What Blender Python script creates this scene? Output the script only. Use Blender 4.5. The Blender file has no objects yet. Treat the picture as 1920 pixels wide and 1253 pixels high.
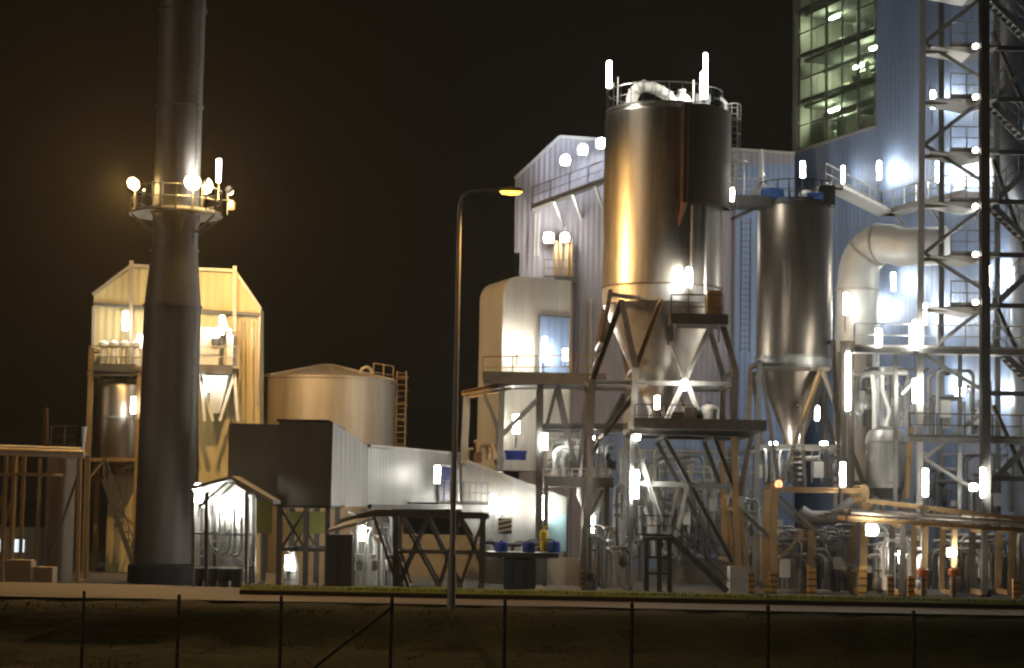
import bpy, math, random
from mathutils import Vector, Matrix
R = math.radians
random.seed(7)
C = bpy.context.scene.collection
scn = bpy.context.scene

# ------------------------------------------------------------------ camera, world, exposure
CZ, PITCH, ROLL, F = 4.2, R(5.0), R(1.1), 3600.0
cam_d = bpy.data.cameras.new('camera'); cam = bpy.data.objects.new('camera', cam_d); C.objects.link(cam)
cam_d.sensor_width = 36; cam_d.lens = F / 1920 * 36; cam_d.clip_end = 4000; cam_d.clip_start = 0.1
cam.matrix_world = Matrix.Translation((0, 0, CZ)) @ Matrix.Rotation(R(90) + PITCH, 4, 'X') @ Matrix.Rotation(ROLL, 4, 'Z')
scn.camera = cam
cam_d.dof.use_dof = True; cam_d.dof.focus_distance = 12.0; cam_d.dof.aperture_fstop = 4.8   # the photograph is slightly soft all over
world = bpy.data.worlds.new('World'); scn.world = world; world.use_nodes = True
wn = world.node_tree; wbg = wn.nodes['Background']
wbg.inputs[0].default_value = (1.0, 0.74, 0.45, 1); wbg.inputs[1].default_value = 0.0046
scn.view_settings.view_transform = 'Standard'; scn.view_settings.look = 'None'
scn.view_settings.exposure = 0; scn.view_settings.gamma = 1
# weak warm fill added from front left; lamps give the rest of the light
sd = bpy.data.lights.new('fill_sun', 'SUN'); sd.energy = 0.20; sd.angle = R(25); sd.color = (1, 0.84, 0.66)
so = bpy.data.objects.new('fill_sun', sd); C.objects.link(so); so.location = (-40, -40, 60)
so.rotation_euler = Vector((0.80, 0.50, -0.30)).to_track_quat('-Z', 'Y').to_euler()
cy = scn.cycles
cy.use_denoising = True; cy.sample_clamp_indirect = 2.5; cy.sample_clamp_direct = 0
cy.max_bounces = 6; cy.diffuse_bounces = 3; cy.glossy_bounces = 3; cy.transparent_max_bounces = 8
cy.caustics_reflective = False; cy.caustics_refractive = False
cy.use_light_tree = True

# ------------------------------------------------------------------ measuring: photo pixel + distance -> world
cp, sp, cr, sr = math.cos(PITCH), math.sin(PITCH), math.cos(ROLL), math.sin(ROLL)
def P(px, py, D):
    u, v = (px - 960) / F, (626.5 - py) / F
    u0, v0 = u * cr - v * sr, u * sr + v * cr
    d1 = cp - v0 * sp
    k = D / d1
    return Vector((u0 * k, D, CZ + (sp + v0 * cp) * k))
def X(px, py, D): return P(px, py, D).x
def Z(px, py, D): return P(px, py, D).z
YARD = 0.3

# ------------------------------------------------------------------ mesh helpers
class MB:
    def __init__(s): s.v = []; s.f = []
    def add(s, vs, fs):
        o = len(s.v); s.v += [Vector(q) for q in vs]; s.f += [tuple(i + o for i in q) for q in fs]; return s
    def box(s, c, sz, rz=0):
        c = Vector(c); x, y, z = sz[0] / 2, sz[1] / 2, sz[2] / 2
        m = Matrix.Rotation(rz, 3, 'Z')
        vs = [c + m @ Vector((a * x, b * y, d * z)) for a, b, d in ((-1,-1,-1),(1,-1,-1),(1,1,-1),(-1,1,-1),(-1,-1,1),(1,-1,1),(1,1,1),(-1,1,1))]
        return s.add(vs, [(0,3,2,1),(4,5,6,7),(0,1,5,4),(1,2,6,5),(2,3,7,6),(3,0,4,7)])
    def box2(s, a, b):
        a, b = Vector(a), Vector(b); d = b - a
        return s.box((a + b) / 2, (abs(d.x), abs(d.y), abs(d.z)))
    def beam(s, p, q, w, h=None, H=False):
        p, q = Vector(p), Vector(q); h = h or w; d = (q - p)
        if d.length < 1e-5: return s
        d.normalize(); ref = Vector((0, 0, 1)) if abs(d.z) < 0.95 else Vector((0, 1, 0))
        a = d.cross(ref).normalized(); b = a.cross(d).normalized()
        def bar(ca, cb, wa, wb):
            o = [a * (ca + i * wa / 2) + b * (cb + j * wb / 2) for i, j in ((-1,-1),(1,-1),(1,1),(-1,1))]
            s.add([p + k for k in o] + [q + k for k in o], [(3,2,1,0),(4,5,6,7),(0,1,5,4),(1,2,6,5),(2,3,7,6),(3,0,4,7)])
        if H:
            t = h * .12
            bar(0, h / 2 - t / 2, w, t); bar(0, -h / 2 + t / 2, w, t); bar(0, 0, w * .12, h - 2 * t - .004)
        else: bar(0, 0, w, h)
        return s
    def pipe(s, pts, r, n=10, cap=True):
        pts = [Vector(q) for q in pts]; rs = r if isinstance(r, (list, tuple)) else [r] * len(pts)
        rings = []; prev = None
        for i, p in enumerate(pts):
            d = (pts[min(i + 1, len(pts) - 1)] - pts[max(i - 1, 0)]).normalized()
            if prev is None:
                ref = Vector((0, 0, 1)) if abs(d.z) < 0.9 else Vector((0, 1, 0)); a = d.cross(ref).normalized()
            else: a = (prev - d * prev.dot(d)).normalized()
            prev = a; b = d.cross(a)
            rings.append([p + (a * math.cos(t) + b * math.sin(t)) * rs[i] for t in [2 * math.pi * k / n for k in range(n)]])
        vs = [q for g in rings for q in g]; fs = []
        for i in range(len(pts) - 1):
            for k in range(n):
                fs.append((i * n + k, i * n + (k + 1) % n, (i + 1) * n + (k + 1) % n, (i + 1) * n + k))
        if cap: fs += [tuple(range(n))[::-1], tuple(range((len(pts) - 1) * n, len(pts) * n))]
        return s.add(vs, fs)
    def lathe(s, c, prof, n=48, a0=0, a1=360, cap=True):
        c = Vector(c); full = a1 - a0 >= 360; m = n if full else n + 1
        vs = []; fs = []
        for r, z in prof:
            for k in range(m):
                t = R(a0 + (a1 - a0) * k / n); vs.append(c + Vector((r * math.cos(t), r * math.sin(t), z)))
        for i in range(len(prof) - 1):
            for k in range(n):
                k2 = (k + 1) % m; fs.append((i * m + k, i * m + k2, (i + 1) * m + k2, (i + 1) * m + k))
        if cap and full: fs += [tuple(range(m))[::-1], tuple(range((len(prof) - 1) * m, len(prof) * m))]
        return s.add(vs, fs)
    def prism(s, poly, ext):
        poly = [Vector(q) for q in poly]; ext = Vector(ext); n = len(poly)
        fs = [tuple(range(n)), tuple(range(2 * n - 1, n - 1, -1))]
        fs += [(i, i + n, (i + 1) % n + n, (i + 1) % n) for i in range(n)]
        return s.add(poly + [q + ext for q in poly], fs)
    def rail(s, pts, h=1.1, sp=1.25, r=.028, mid=True):
        pts = [Vector(q) for q in pts]; up = Vector((0, 0, 1))
        for a, b in zip(pts, pts[1:]):
            s.beam(a + up * h, b + up * h, 2 * r); n = max(1, round((b - a).length / sp))
            if mid: s.beam(a + up * h * .52, b + up * h * .52, 1.5 * r)
            s.beam(a + up * .06, b + up * .06, .02, .11)
            for k in range(n + 1):
                q = a.lerp(b, k / n); s.beam(q, q + up * h, 2 * r)
        return s
    def build(s, name, mat, parent=None, smooth=False, at=None):
        L = Vector(at) if at is not None else (root_loc(parent) if parent else Vector((0, 0, 0)))
        me = bpy.data.meshes.new(name); me.from_pydata([tuple(q - L) for q in s.v], [], s.f); me.validate(); me.update()
        import bmesh
        bm = bmesh.new(); bm.from_mesh(me); bmesh.ops.recalc_face_normals(bm, faces=bm.faces); bm.to_mesh(me); bm.free()
        me.materials.append(M[mat] if isinstance(mat, str) else mat)
        if smooth:
            me.shade_smooth()
            me.set_sharp_from_angle(angle=R(38))
        o = bpy.data.objects.new(name, me); C.objects.link(o)
        if parent: o.parent = parent
        else: o.location = L
        return o
def root_loc(o):
    while o.parent: o = o.parent
    return o.location.copy()
def thing(name, label, cat, loc, group=None):
    o = bpy.data.objects.new(name, None); C.objects.link(o); o.location = loc; o.empty_display_size = .3
    o['label'] = label; o['category'] = cat
    if group: o['group'] = group
    return o
def tag(o, label, cat, group=None):
    o['label'] = label; o['category'] = cat
    if group: o['group'] = group
    return o
def struct(o): o['kind'] = 'structure'; return o
def dup(root, loc, label, scale=None, rz=None):
    r = root.copy(); C.objects.link(r); r.location = loc; r['label'] = label
    if scale: r.scale = scale
    if rz is not None: r.rotation_euler = (0, 0, rz)
    for ch in list(root.children):
        c = ch.copy(); C.objects.link(c); c.parent = r
        for g in list(ch.children):
            d = g.copy(); C.objects.link(d); d.parent = c
    return r
def members(root, mat, segs, depth=0):
    """steel members (name, (px,py,D), (px,py,D), width); with depth the same frame stands again behind"""
    nodes = []
    for s in segs:
        nm, a, b, w = s[:4]; m = s[4] if len(s) > 4 else mat
        p, q = P(*a), P(*b)
        MB().beam(p, q, w, H=w >= .2).build(nm, m, root)
        if depth:
            o = Vector((0, depth, 0)); MB().beam(p + o, q + o, w, H=w >= .2).build(nm, m, root)
            nodes += [(p, w), (q, w)]
    if depth:
        seen = []
        for p, w in nodes:
            if all((p - q).length > .5 for q in seen):
                seen.append(p); MB().beam(p + Vector((0, w / 2 + .01, 0)), p + Vector((0, depth - w / 2 - .01, 0)), w * .8).build('tie', mat, root)

# ------------------------------------------------------------------ materials
M = {}
def nodes_of(m): return m.node_tree.nodes, m.node_tree.links
def mat(name, col, rough=.6, metal=0., noise=.25, nscale=1.2, bump=0., streak=False, col2=None):
    m = bpy.data.materials.new(name); m.use_nodes = True; n, l = nodes_of(m); b = n['Principled BSDF']
    b.inputs['Roughness'].default_value = rough; b.inputs['Metallic'].default_value = metal
    tc = n.new('ShaderNodeTexCoord'); mp = n.new('ShaderNodeMapping'); l.new(tc.outputs['Object'], mp.inputs[0])
    mp.inputs['Scale'].default_value = (1, 1, .12) if streak else (1, 1, 1)
    t = n.new('ShaderNodeTexNoise'); t.inputs['Scale'].default_value = nscale; t.inputs['Detail'].default_value = 6; t.inputs['Roughness'].default_value = .65
    l.new(mp.outputs[0], t.inputs[0])
    r = n.new('ShaderNodeValToRGB'); r.color_ramp.elements[0].position = .3; r.color_ramp.elements[1].position = .72
    c2 = col2 or tuple(k * (1 - noise) for k in col); r.color_ramp.elements[0].color = (*c2, 1); r.color_ramp.elements[1].color = (*col, 1)
    l.new(t.outputs[0], r.inputs[0]); l.new(r.outputs[0], b.inputs['Base Color'])
    if metal > .3 or rough < .5:
        rr = n.new('ShaderNodeMapRange'); rr.inputs['To Min'].default_value = rough * .85; rr.inputs['To Max'].default_value = min(1, rough * 1.25)
        l.new(t.outputs[0], rr.inputs[0]); l.new(rr.outputs[0], b.inputs['Roughness'])
    if bump:
        t2 = n.new('ShaderNodeTexNoise'); t2.inputs['Scale'].default_value = nscale * 6; t2.inputs['Detail'].default_value = 5
        l.new(tc.outputs['Object'], t2.inputs[0])
        bp = n.new('ShaderNodeBump'); bp.inputs['Strength'].default_value = bump; bp.inputs['Distance'].default_value = .05
        l.new(t2.outputs[0], bp.inputs['Height']); l.new(bp.outputs[0], b.inputs['Normal'])
    M[name] = m; return m
def cladding(name, col, along=(1, 0, 0), pitch=.33, metal=.2, rough=.5, panel=1.0, vary=.14, depth=.008):
    m = bpy.data.materials.new(name); m.use_nodes = True; n, l = nodes_of(m); b = n['Principled BSDF']
    b.inputs['Roughness'].default_value = rough; b.inputs['Metallic'].default_value = metal
    tc = n.new('ShaderNodeTexCoord'); dt = n.new('ShaderNodeVectorMath'); dt.operation = 'DOT_PRODUCT'
    v = Vector(along).normalized(); dt.inputs[1].default_value = v; l.new(tc.outputs['Object'], dt.inputs[0])
    def math_(op, a, bb=None):
        k = n.new('ShaderNodeMath'); k.operation = op
        for i, q in enumerate((a, bb)):
            if q is None: continue
            if isinstance(q, (int, float)): k.inputs[i].default_value = q
            else: l.new(q, k.inputs[i])
        return k.outputs[0]
    s = dt.outputs['Value']
    w = math_('SINE', math_('MULTIPLY', s, 2 * math.pi / pitch)); w = math_('MULTIPLY', w, 2.2)
    cl = n.new('ShaderNodeClamp'); cl.inputs[1].default_value = -1; cl.inputs[2].default_value = 1; l.new(w, cl.inputs[0])
    bp = n.new('ShaderNodeBump'); bp.inputs['Strength'].default_value = .9; bp.inputs['Distance'].default_value = depth
    l.new(cl.outputs[0], bp.inputs['Height']); l.new(bp.outputs[0], b.inputs['Normal'])
    wn_ = n.new('ShaderNodeTexWhiteNoise'); wn_.noise_dimensions = '1D'; l.new(math_('FLOOR', math_('DIVIDE', s, panel)), wn_.inputs['W'])
    t = n.new('ShaderNodeTexNoise'); t.inputs['Scale'].default_value = .5; t.inputs['Detail'].default_value = 6
    mp = n.new('ShaderNodeMapping'); mp.inputs['Scale'].default_value = (1, 1, .25); l.new(tc.outputs['Object'], mp.inputs[0]); l.new(mp.outputs[0], t.inputs[0])
    f = math_('ADD', math_('MULTIPLY', wn_.outputs['Value'], vary), math_('MULTIPLY', t.outputs[0], .75)); f = math_('ADD', f, .56)
    mx = n.new('ShaderNodeVectorMath'); mx.operation = 'SCALE'; mx.inputs[0].default_value = col; l.new(f, mx.inputs['Scale'])
    l.new(mx.outputs[0], b.inputs['Base Color'])
    M[name] = m; return m
def lit(name, col, strength):
    m = bpy.data.materials.new(name); m.use_nodes = True; n, l = nodes_of(m); b = n['Principled BSDF']
    b.inputs['Base Color'].default_value = (.8, .8, .8, 1)
    b.inputs['Emission Color'].default_value = (*col, 1); b.inputs['Emission Strength'].default_value = strength
    M[name] = m; return m

mat('galvanised', (.34, .34, .33), .45, .55, .35, 2.0)
mat('steel_brown', (.20, .17, .14), .5, .35, .4, 2.0)
mat('steel_dark', (.13, .125, .12), .5, .3, .35, 2.0)
mat('steel_pale', (.50, .49, .46), .5, .2, .25, 2.0)
mat('steel_sand', (.38, .25, .115), .55, .2, .35, 1.6)  # golden sodium light on the steel is put into its base colour
mat('silo_metal', (.56, .52, .46), .34, .82, .5, 2.2, streak=True, bump=.06)
mat('silo_brushed', (.36, .31, .26), .33, .85, .4, 2.2, streak=True, bump=.05)
mat('hopper_metal', (.52, .51, .49), .42, .6, .5, 1.8, streak=True)
mat('shade_and_feeder_brown', (.11, .08, .055), .55, .3, .4, .9, streak=True)  # dark brown puts the big silo's shadow into colour; feeders share it
mat('chimney_metal', (.20, .19, .185), .5, .4, .4, 1.4, streak=True)
mat('plinth_dark', (.03, .035, .05), .7, 0, .4, 1.5)
mat('tank_cream', (.52, .45, .36), .42, .35, .3, 1.2, streak=True)
mat('flue_grey', (.20, .20, .20), .4, .5, .3, 1)
mat('steel_grey', (.24, .24, .235), .5, .25, .35, 2)
mat('silo_cone', (.42, .38, .33), .38, .75, .5, 1.8, streak=True)
mat('white_paint', (.72, .72, .68), .5, 0, .18, 1.5)
mat('insulation', (.66, .68, .68), .5, .25, .22, .9, bump=.15)
mat('concrete', (.36, .31, .25), .85, 0, .3, .8, bump=.25)
mat('concrete_grey', (.33, .33, .32), .85, 0, .3, .8, bump=.25)
mat('grating', (.17, .165, .155), .55, .5, .4, 3)
mat('blue_paint', (.03, .07, .42), .45, 0, .2, 2)
mat('motor_blue', (.06, .17, .5), .45, 0, .2, 2)
mat('yellow_paint', (.75, .55, .02), .5, 0, .15, 2)
mat('orange_paint', (.8, .22, .03), .5, 0, .2, 2)
mat('black_paint', (.02, .02, .02), .6, 0, .2, 2)
mat('door_blue', (.02, .03, .2), .5, 0, .2, 2)
mat('cabinet_grey', (.11, .115, .125), .55, .1, .2, 1)
mat('rust', (.22, .11, .05), .8, .1, .5, 2)
mat('asphalt', (.17, .135, .105), .85, 0, .3, .35, bump=.3)
mat('verge_grass_lit', (.20, .28, .02), .9, 0, .45, 2.5, bump=.5)  # plant light on the verge is put into the brighter green
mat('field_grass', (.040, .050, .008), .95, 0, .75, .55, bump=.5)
mat('blade', (.075, .09, .015), .8, 0, .4, .5)
mat('kerb_shade', (.03, .025, .015), .95, 0, .4, 2)  # shadow under the verge edge is put into this near-black
mat('post_wood', (.075, .062, .04), .9, 0, .4, 3)
mat('yard_ground', (.16, .14, .115), .9, 0, .35, .4, bump=.3)
cladding('clad_blue', (.20, .28, .45))
cladding('clad_grey', (.29, .28, .33))  # blue cladding turned greyer for the pinkish light on this wall
cladding('clad_yellow', (.56, .47, .25), pitch=.4, metal=.1)
cladding('clad_dark', (.25, .235, .22), pitch=.3, depth=.001)
cladding('clad_beige', (.42, .39, .335), pitch=.5, along=(1, .3, 0))
cladding('clad_silver', (.34, .34, .335), pitch=.35, metal=.35, rough=.42, along=(.55, .83, 0))
cladding('clad_hood', (.40, .40, .385), pitch=1.3, metal=.2, depth=.006)
SOD = (1, .55, .16); SODHOT = (1, .80, .42); WHITE = (1, .965, .86); COOL = (.86, .94, 1)
lit('tube_glow', WHITE, 60); lit('tube_bright', WHITE, 105); lit('tube_dim', WHITE, 22); lit('tube_hot', WHITE, 190); lit('flood_cool', COOL, 60)
lit('flood_white', WHITE, 120); lit('sodium_glow', (1, .66, .24), 220); lit('street_glow', (1, .52, .07), 2.6); lit('beacon_glow', (1, .28, .02), 1.6)
lit('cabin_window', (.72, .9, 1), 1.3)

# ------------------------------------------------------------------ ground
LX = X(450, 1108, 54.3)
def sheet(name, mt, prof, xs, wob=0):
    mb = MB(); vs = []; fs = []
    for y, z in prof:
        for x in xs: vs.append((x, y, z + (random.uniform(-wob, wob) if wob else 0)))
    n = len(xs)
    for j in range(len(prof) - 1):
        for i in range(n - 1): fs.append((j*n+i, j*n+i+1, (j+1)*n+i+1, (j+1)*n+i))
    mb.add(vs, fs); return struct(mb.build(name, mt, smooth=True))
xs = [-900, -300, -100, -60] + [k * .8 for k in range(-40, 41)] + [60, 100, 300, 900]
def field_z(y):
    prof = [(-300, 3), (-20, 2.4), (0, 2.35), (30, .6), (40, 0), (46.3, -.1), (48.5, .55), (50.2, 1.34), (51.0, 1.44)]
    for (a, za), (b, zb) in zip(prof, prof[1:]):
        if a <= y <= b: return za + (zb - za) * (y - a) / (b - a)
    return 0
ys = [-300, -20, 0, 10, 20, 30, 34, 38] + [40 + .5 * k for k in range(22)] + [51.0]
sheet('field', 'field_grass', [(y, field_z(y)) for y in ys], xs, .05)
road = MB()
road.add([(-900, 50.9, 1.48), (900, 50.9, 1.48), (900, 54.2, 1.48), (LX, 54.2, 1.48), (LX - 3, 59, 1.48), (-900, 59, 1.48)], [(0, 1, 2, 3, 4, 5)])
struct(road.build('road', 'asphalt'))
struct(MB().box2((LX, 54.2, 1.2), (900, 54.35, 1.60)).build('kerb', 'kerb_shade'))
sheet('verge', 'verge_grass_lit', [(54.352, 1.59), (54.6, 1.68), (55.4, 1.72), (56.5, 1.64), (58, 1.3), (61, .32)], [LX] + [LX + k * .7 for k in range(1, 60)] + [60, 120, 900], .03)
sheet('yard', 'yard_ground', [(54.0, 1.40), (59, 1.45), (63, YARD), (150, YARD), (400, YARD), (1500, YARD)], [-900, -300, -60, -30, -10, 0, 10, 30, 60, 300, 900])
gt = MB()
for k in range(9000):
    x = random.uniform(-16, 15); y = random.uniform(43.5, 50.8); z = field_z(y) - .04; h = random.uniform(.03, .07); a = random.uniform(0, 6.28); w = random.uniform(.015, .04)
    dx, dy = math.cos(a) * w, math.sin(a) * w; lx, ly = random.uniform(-.1, .1), random.uniform(-.1, .1)
    gt.add([(x - dx, y - dy, z), (x + dx, y + dy, z), (x + lx, y + ly, z + h)], [(0, 1, 2)])
for k in range(5000):
    x = random.uniform(LX, 17); y = random.uniform(54.4, 56); z = 1.66; h = random.uniform(.03, .08); a = random.uniform(0, 6.28); w = .02
    dx, dy = math.cos(a) * w, math.sin(a) * w
    gt.add([(x - dx, y - dy, z), (x + dx, y + dy, z), (x + random.uniform(-.04, .04), y, z + h)], [(0, 1, 2)])
g = gt.build('grass', 'blade'); g['kind'] = 'stuff'

# ------------------------------------------------------------------ fence along the field
ft = [(158, 1108, 46), (336, 1115, 44.86), (528, 1118, 43.7), (735, 1120, 42.57), (947, 1122, 41.43), (1185, 1130, 40.3), (1440, 1135, 39.14), (1713, 1145, 38)]
fence = thing('fence', 'low wire fence with slim wooden posts and one diagonal strut in front of the road', 'fence', (P(*ft[0]).x, ft[0][2], 0))
tops = [P(*q) for q in ft]
ext0 = tops[0] + (tops[0] - tops[1]); ext1 = tops[-1] + (tops[-1] - tops[-2])
allp = [ext0] + tops + [ext1]
for i, p in enumerate(allp):
    b = Vector((p.x, p.y, field_z(p.y) - .1))
    MB().pipe([b, p - Vector((0, 0, .03)), p], [.042, .04, .028], 8).build('post', 'post_wood', fence, True)
MB().pipe([P(733, 1140, 42.5), P(600, 1243, 42.9) , P(560, 1275, 43.0)], .04, 8).build('strut', 'post_wood', fence, True)
for dz in (.12, .5, .9, 1.3):
    MB().pipe([q - Vector((0, .06, dz)) for q in allp], .004, 4).build('wire', 'galvanised', fence)

# ------------------------------------------------------------------ lamps
def lamp_proto(name, glow, label, group):
    t = thing(name, label, 'lamp', (0, 0, 0), group)
    MB().lathe((0, 0, -.5), [(.09, 0), (.115, .02), (.115, .98), (.09, 1)], 10).build('tube', glow, t, True)
    b = MB(); b.box((0, .19, 0), (.10, .05, 1.08)); b.box((0, .09, .545), (.2, .26, .05)); b.box((0, .09, -.545), (.2, .26, .05)); b.beam((0, .21, -.55), (0, .21, -1.3), .05)
    b.build('housing', 'galvanised', t)
    return t
TG = 'fluorescent tube lamps around the plant'
prot = {}
def tube(px, py, D, hpx, label, glow='tube_glow', wide=1.0):
    loc = P(px, py, D); h = hpx * D / F
    if glow not in prot:
        prot[glow] = t = lamp_proto('tube_lamp', glow, label, TG); t.location = loc; t.scale = (wide, wide, h)
    else: t = dup(prot[glow], loc, label, (wide, wide, h))
    return t
fl = {}
def flood(px, py, D, label, glow='flood_white', size=1.0, aim=(0, -1, -.3)):
    loc = P(px, py, D)
    if glow not in fl:
        t = thing('floodlight', label, 'floodlight', loc, 'floodlights on walls and platforms'); fl[glow] = t
        t0 = loc
        ln = MB().lathe((0, 0, 0), [(.04, -.30), (.14, -.26), (.19, -.12), (.19, .12), (.05, .13)], 14); ln.v = [t0 + Vector((q.x, q.z, q.y)) for q in ln.v]; ln.build('lens', glow, t, True)
        b = MB(); b.box(t0 + Vector((0, .20, .0)), (.42, .1, .42)); b.beam(t0 + Vector((0, .26, .06)), t0 + Vector((0, .50, -.2)), .06); b.build('housing', 'galvanised', t)
    else: t = dup(fl[glow], loc, label)
    t.scale = (size, size, size); return t
def spot(parent, loc, aim, power, col, angle=150, blend=.6, r=.25):
    d = bpy.data.lights.new('beam', 'SPOT'); d.energy = power; d.color = col; d.spot_size = R(angle); d.spot_blend = blend; d.shadow_soft_size = r
    o = bpy.data.objects.new('beam', d); C.objects.link(o); o.location = Vector(loc) - root_loc(parent)
    o.rotation_euler = Vector(aim).to_track_quat('-Z', 'Y').to_euler(); o.parent = parent

# street lamp by the road
b0 = P(846, 1130, 50.3); b0.z = 1.4
sl = thing('street_lamp', 'tall slim street lamp with curved arm and glowing sodium head by the road', 'street lamp', b0)
top = P(872, 385, 50.3)
pole = MB(); H = top.z
pole.pipe([b0, (b0.x, b0.y, b0.z + 1.4)], .11, 12); pole.pipe([(b0.x, b0.y, b0.z + 1.4), (b0.x, b0.y, H)], [.075, .055], 12)
pole.build('pole', 'steel_pale', sl, True)
e = P(935, 360, 50.3)
MB().pipe([(b0.x, b0.y, H - .02), (b0.x + .06, b0.y, H + .2), (b0.x + .22, b0.y, H + .34), (e.x - .3, e.y, e.z + .03), (e.x, e.y, e.z + .04)], .055, 8).build('arm', 'steel_pale', sl, True)
hd = MB(); hd.lathe((0, 0, 0), [(.01, -.36), (.10, -.3), (.14, 0), (.12, .25), (.03, .36)], 12)
hd.v = [Vector((q.z + e.x + .33, q.x + e.y, abs(q.y) * .8 + e.z + .03)) for q in hd.v]; hd.build('head', 'galvanised', sl, True)
bw = MB(); bw.lathe((0, 0, 0), [(.01, -.30), (.08, -.25), (.11, 0), (.09, .2), (.02, .30)], 12)
bw.v = [Vector((q.z + e.x + .33, q.x + e.y, -abs(q.y) * 1.0 + e.z + .02)) for q in bw.v]; bw.build('lens', 'street_glow', sl, True)
spot(sl, (e.x + .33, e.y, e.z - .18), (.05, .15, -1), 900, SOD, 150, .7)

# ------------------------------------------------------------------ chimney
CD = 86.0; KC = CD / 72; cx = X(328, 450, CD)
ch = thing('chimney', 'tall grey steel chimney rising out of the picture with a platform ring', 'chimney', (cx, CD, YARD))
def cz(py): return Z(325, py, CD)
MB().lathe((cx, CD, 0), [(1.10*KC, YARD + .9), (1.06*KC, cz(575))], 56).build('lower_shaft', 'chimney_metal', ch, True)
MB().lathe((cx, CD, 0), [(1.06*KC, cz(575) + .004), (.86*KC, cz(470))], 56).build('cone', 'chimney_metal', ch, True)
MB().lathe((cx, CD, 0), [(.86*KC, cz(470) + .004), (.86*KC, 40)], 56).build('upper_shaft', 'chimney_metal', ch, True)
MB().lathe((cx, CD, 0), [(1.32*KC, YARD), (1.32*KC, YARD + .8), (1.2*KC, YARD + .9)], 40).build('plinth', 'plinth_dark', ch)
for py in (1000, 790, 575, 470, 200, 20):
    r = (1.10 if py > 560 else .90)*KC
    MB().lathe((cx, CD, cz(py)), [(r - .06, -.05), (r + .02, -.05), (r + .02, .05), (r - .06, .05)], 56, cap=False).build('flange', 'chimney_metal', ch, True)
lad = MB()
for s in (-.2, .2): lad.pipe([(cx + 1.0*KC, CD - .75*KC + s, YARD + 3), (cx + 1.0*KC, CD - .75*KC + s, cz(580))], .025, 6); lad.pipe([(cx + .82*KC, CD - .62*KC + s, cz(460)), (cx + .82*KC, CD - .62*KC + s, 30)], .025, 6)
z = YARD + 3
while z < 30:
    if z < cz(580): lad.beam((cx + 1.0*KC, CD - .75*KC - .2, z), (cx + 1.0*KC, CD - .75*KC + .2, z), .03)
    elif z > cz(460): lad.beam((cx + .82*KC, CD - .62*KC - .2, z), (cx + .82*KC, CD - .62*KC + .2, z), .03)
    z += .3
lad.build('ladder', 'galvanised', ch)
dk = cz(402)
MB().lathe((cx, CD, dk), [(.92*KC, -.07), (1.75*KC, -.07), (1.75*KC, 0), (.92*KC, 0)], 36, cap=False).build('platform_deck', 'grating', ch)
rl = MB(); n = 18
ring = [Vector((cx + 1.7*KC * math.cos(2*math.pi*k/n), CD + 1.7*KC * math.sin(2*math.pi*k/n), dk)) for k in range(n + 1)]
rl.rail(ring, 1.1, 1.2, .025); rl.build('railing', 'steel_pale', ch)
for k in range(8):
    a = 2 * math.pi * (k + .5) / 8
    MB().beam((cx + .86*KC * math.cos(a), CD + .86*KC * math.sin(a), dk - .9), (cx + 1.7*KC * math.cos(a), CD + 1.7*KC * math.sin(a), dk - .1), .07).build('bracket', 'galvanised', ch)
def chim_flood(px, py, D, label, aim, power, glow='sodium_glow', size=1.0, col=SOD, ang=150):
    t = thing('floodlight', label, 'floodlight', P(px, py, D), 'sodium floodlights on the chimney platform'); p = P(px, py, D)
    a = Vector(aim).normalized()
    q = a.to_track_quat('-Z', 'Y').to_matrix()
    lens = MB(); lens.lathe((0, 0, 0), [(.02, -.14 * size), (.13 * size, -.10 * size), (.20 * size, 0)], 14)
    lens.v = [p + q @ k for k in lens.v]; lens.build('lens', glow, t, True)
    hs = MB(); hs.lathe((0, 0, 0), [(.24 * size, .01), (.24 * size, .06), (.16, .24), (.04, .3)], 14); hs.v = [p + q @ k for k in hs.v]; hs.build('housing', 'steel_dark', t, True)
    MB().beam(p - a * .2, (p.x - a.x * .2, p.y - a.y * .2, dk + .04), .06).build('post', 'galvanised', t)
    spot(t, p + a * .3, aim, power, col, ang)
    return t
chim_flood(361, 342, CD - 2.2, 'brightest sodium floodlight, in front of the chimney shaft and facing the road', (-.05, -.85, -.45), 9000, size=1.7, ang=120)
chim_flood(388, 350, CD - 1.9, 'dark backed sodium floodlight just right of the shaft turned towards the big silo', (.95, .10, -.22), 16000, size=1.7, ang=54)
chim_flood(250, 345, CD - .3, 'sodium floodlight out on the outer end of the chimney platform away from the silos', (-.30, -.80, -.50), 9000, size=1.4, ang=110)
chim_flood(432, 360, CD + .3, 'small sodium floodlight above the orange beacon on the chimney platform', (.42, .72, -.55), 8000, size=.7, ang=130, col=(1, .60, .23))
chim_flood(268, 352, CD + 1.6, 'small sodium floodlight at the back of the chimney platform turned to the yellow house', (-.02, .75, -.65), 2300, size=.8, ang=120, col=(1, .74, .38))
be = P(434, 385, CD - .1)
bc = thing('beacon', 'small orange warning beacon hanging at the edge of the chimney platform', 'beacon', be)
MB().lathe(be, [(.05, -.22), (.15, -.18), (.16, .1), (.08, .2)], 14).build('lens', 'beacon_glow', bc, True)
MB().box2(be + Vector((-.45, -.03, .2)), be + Vector((.08, .03, .26))).build('bracket', 'steel_dark', bc)
an = P(290, 372, CD - 1.2)
at_ = thing('antenna', 'pair of small grey panel antennas on the near railing between the two floodlights', 'antenna', an)
MB().box(an + Vector((-.08, 0, .4)), (.12, .1, .75)).build('panel', 'white_paint', at_); MB().box(an + Vector((.3, .05, .5)), (.12, .1, .6)).build('panel', 'white_paint', at_)
MB().pipe([(an.x - .08, an.y + .08, dk), an + Vector((-.08, .08, .8))], .03, 8).pipe([(an.x + .3, an.y + .13, dk), an + Vector((.3, .13, .8))], .03, 8).build('mast', 'galvanised', at_)

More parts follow.
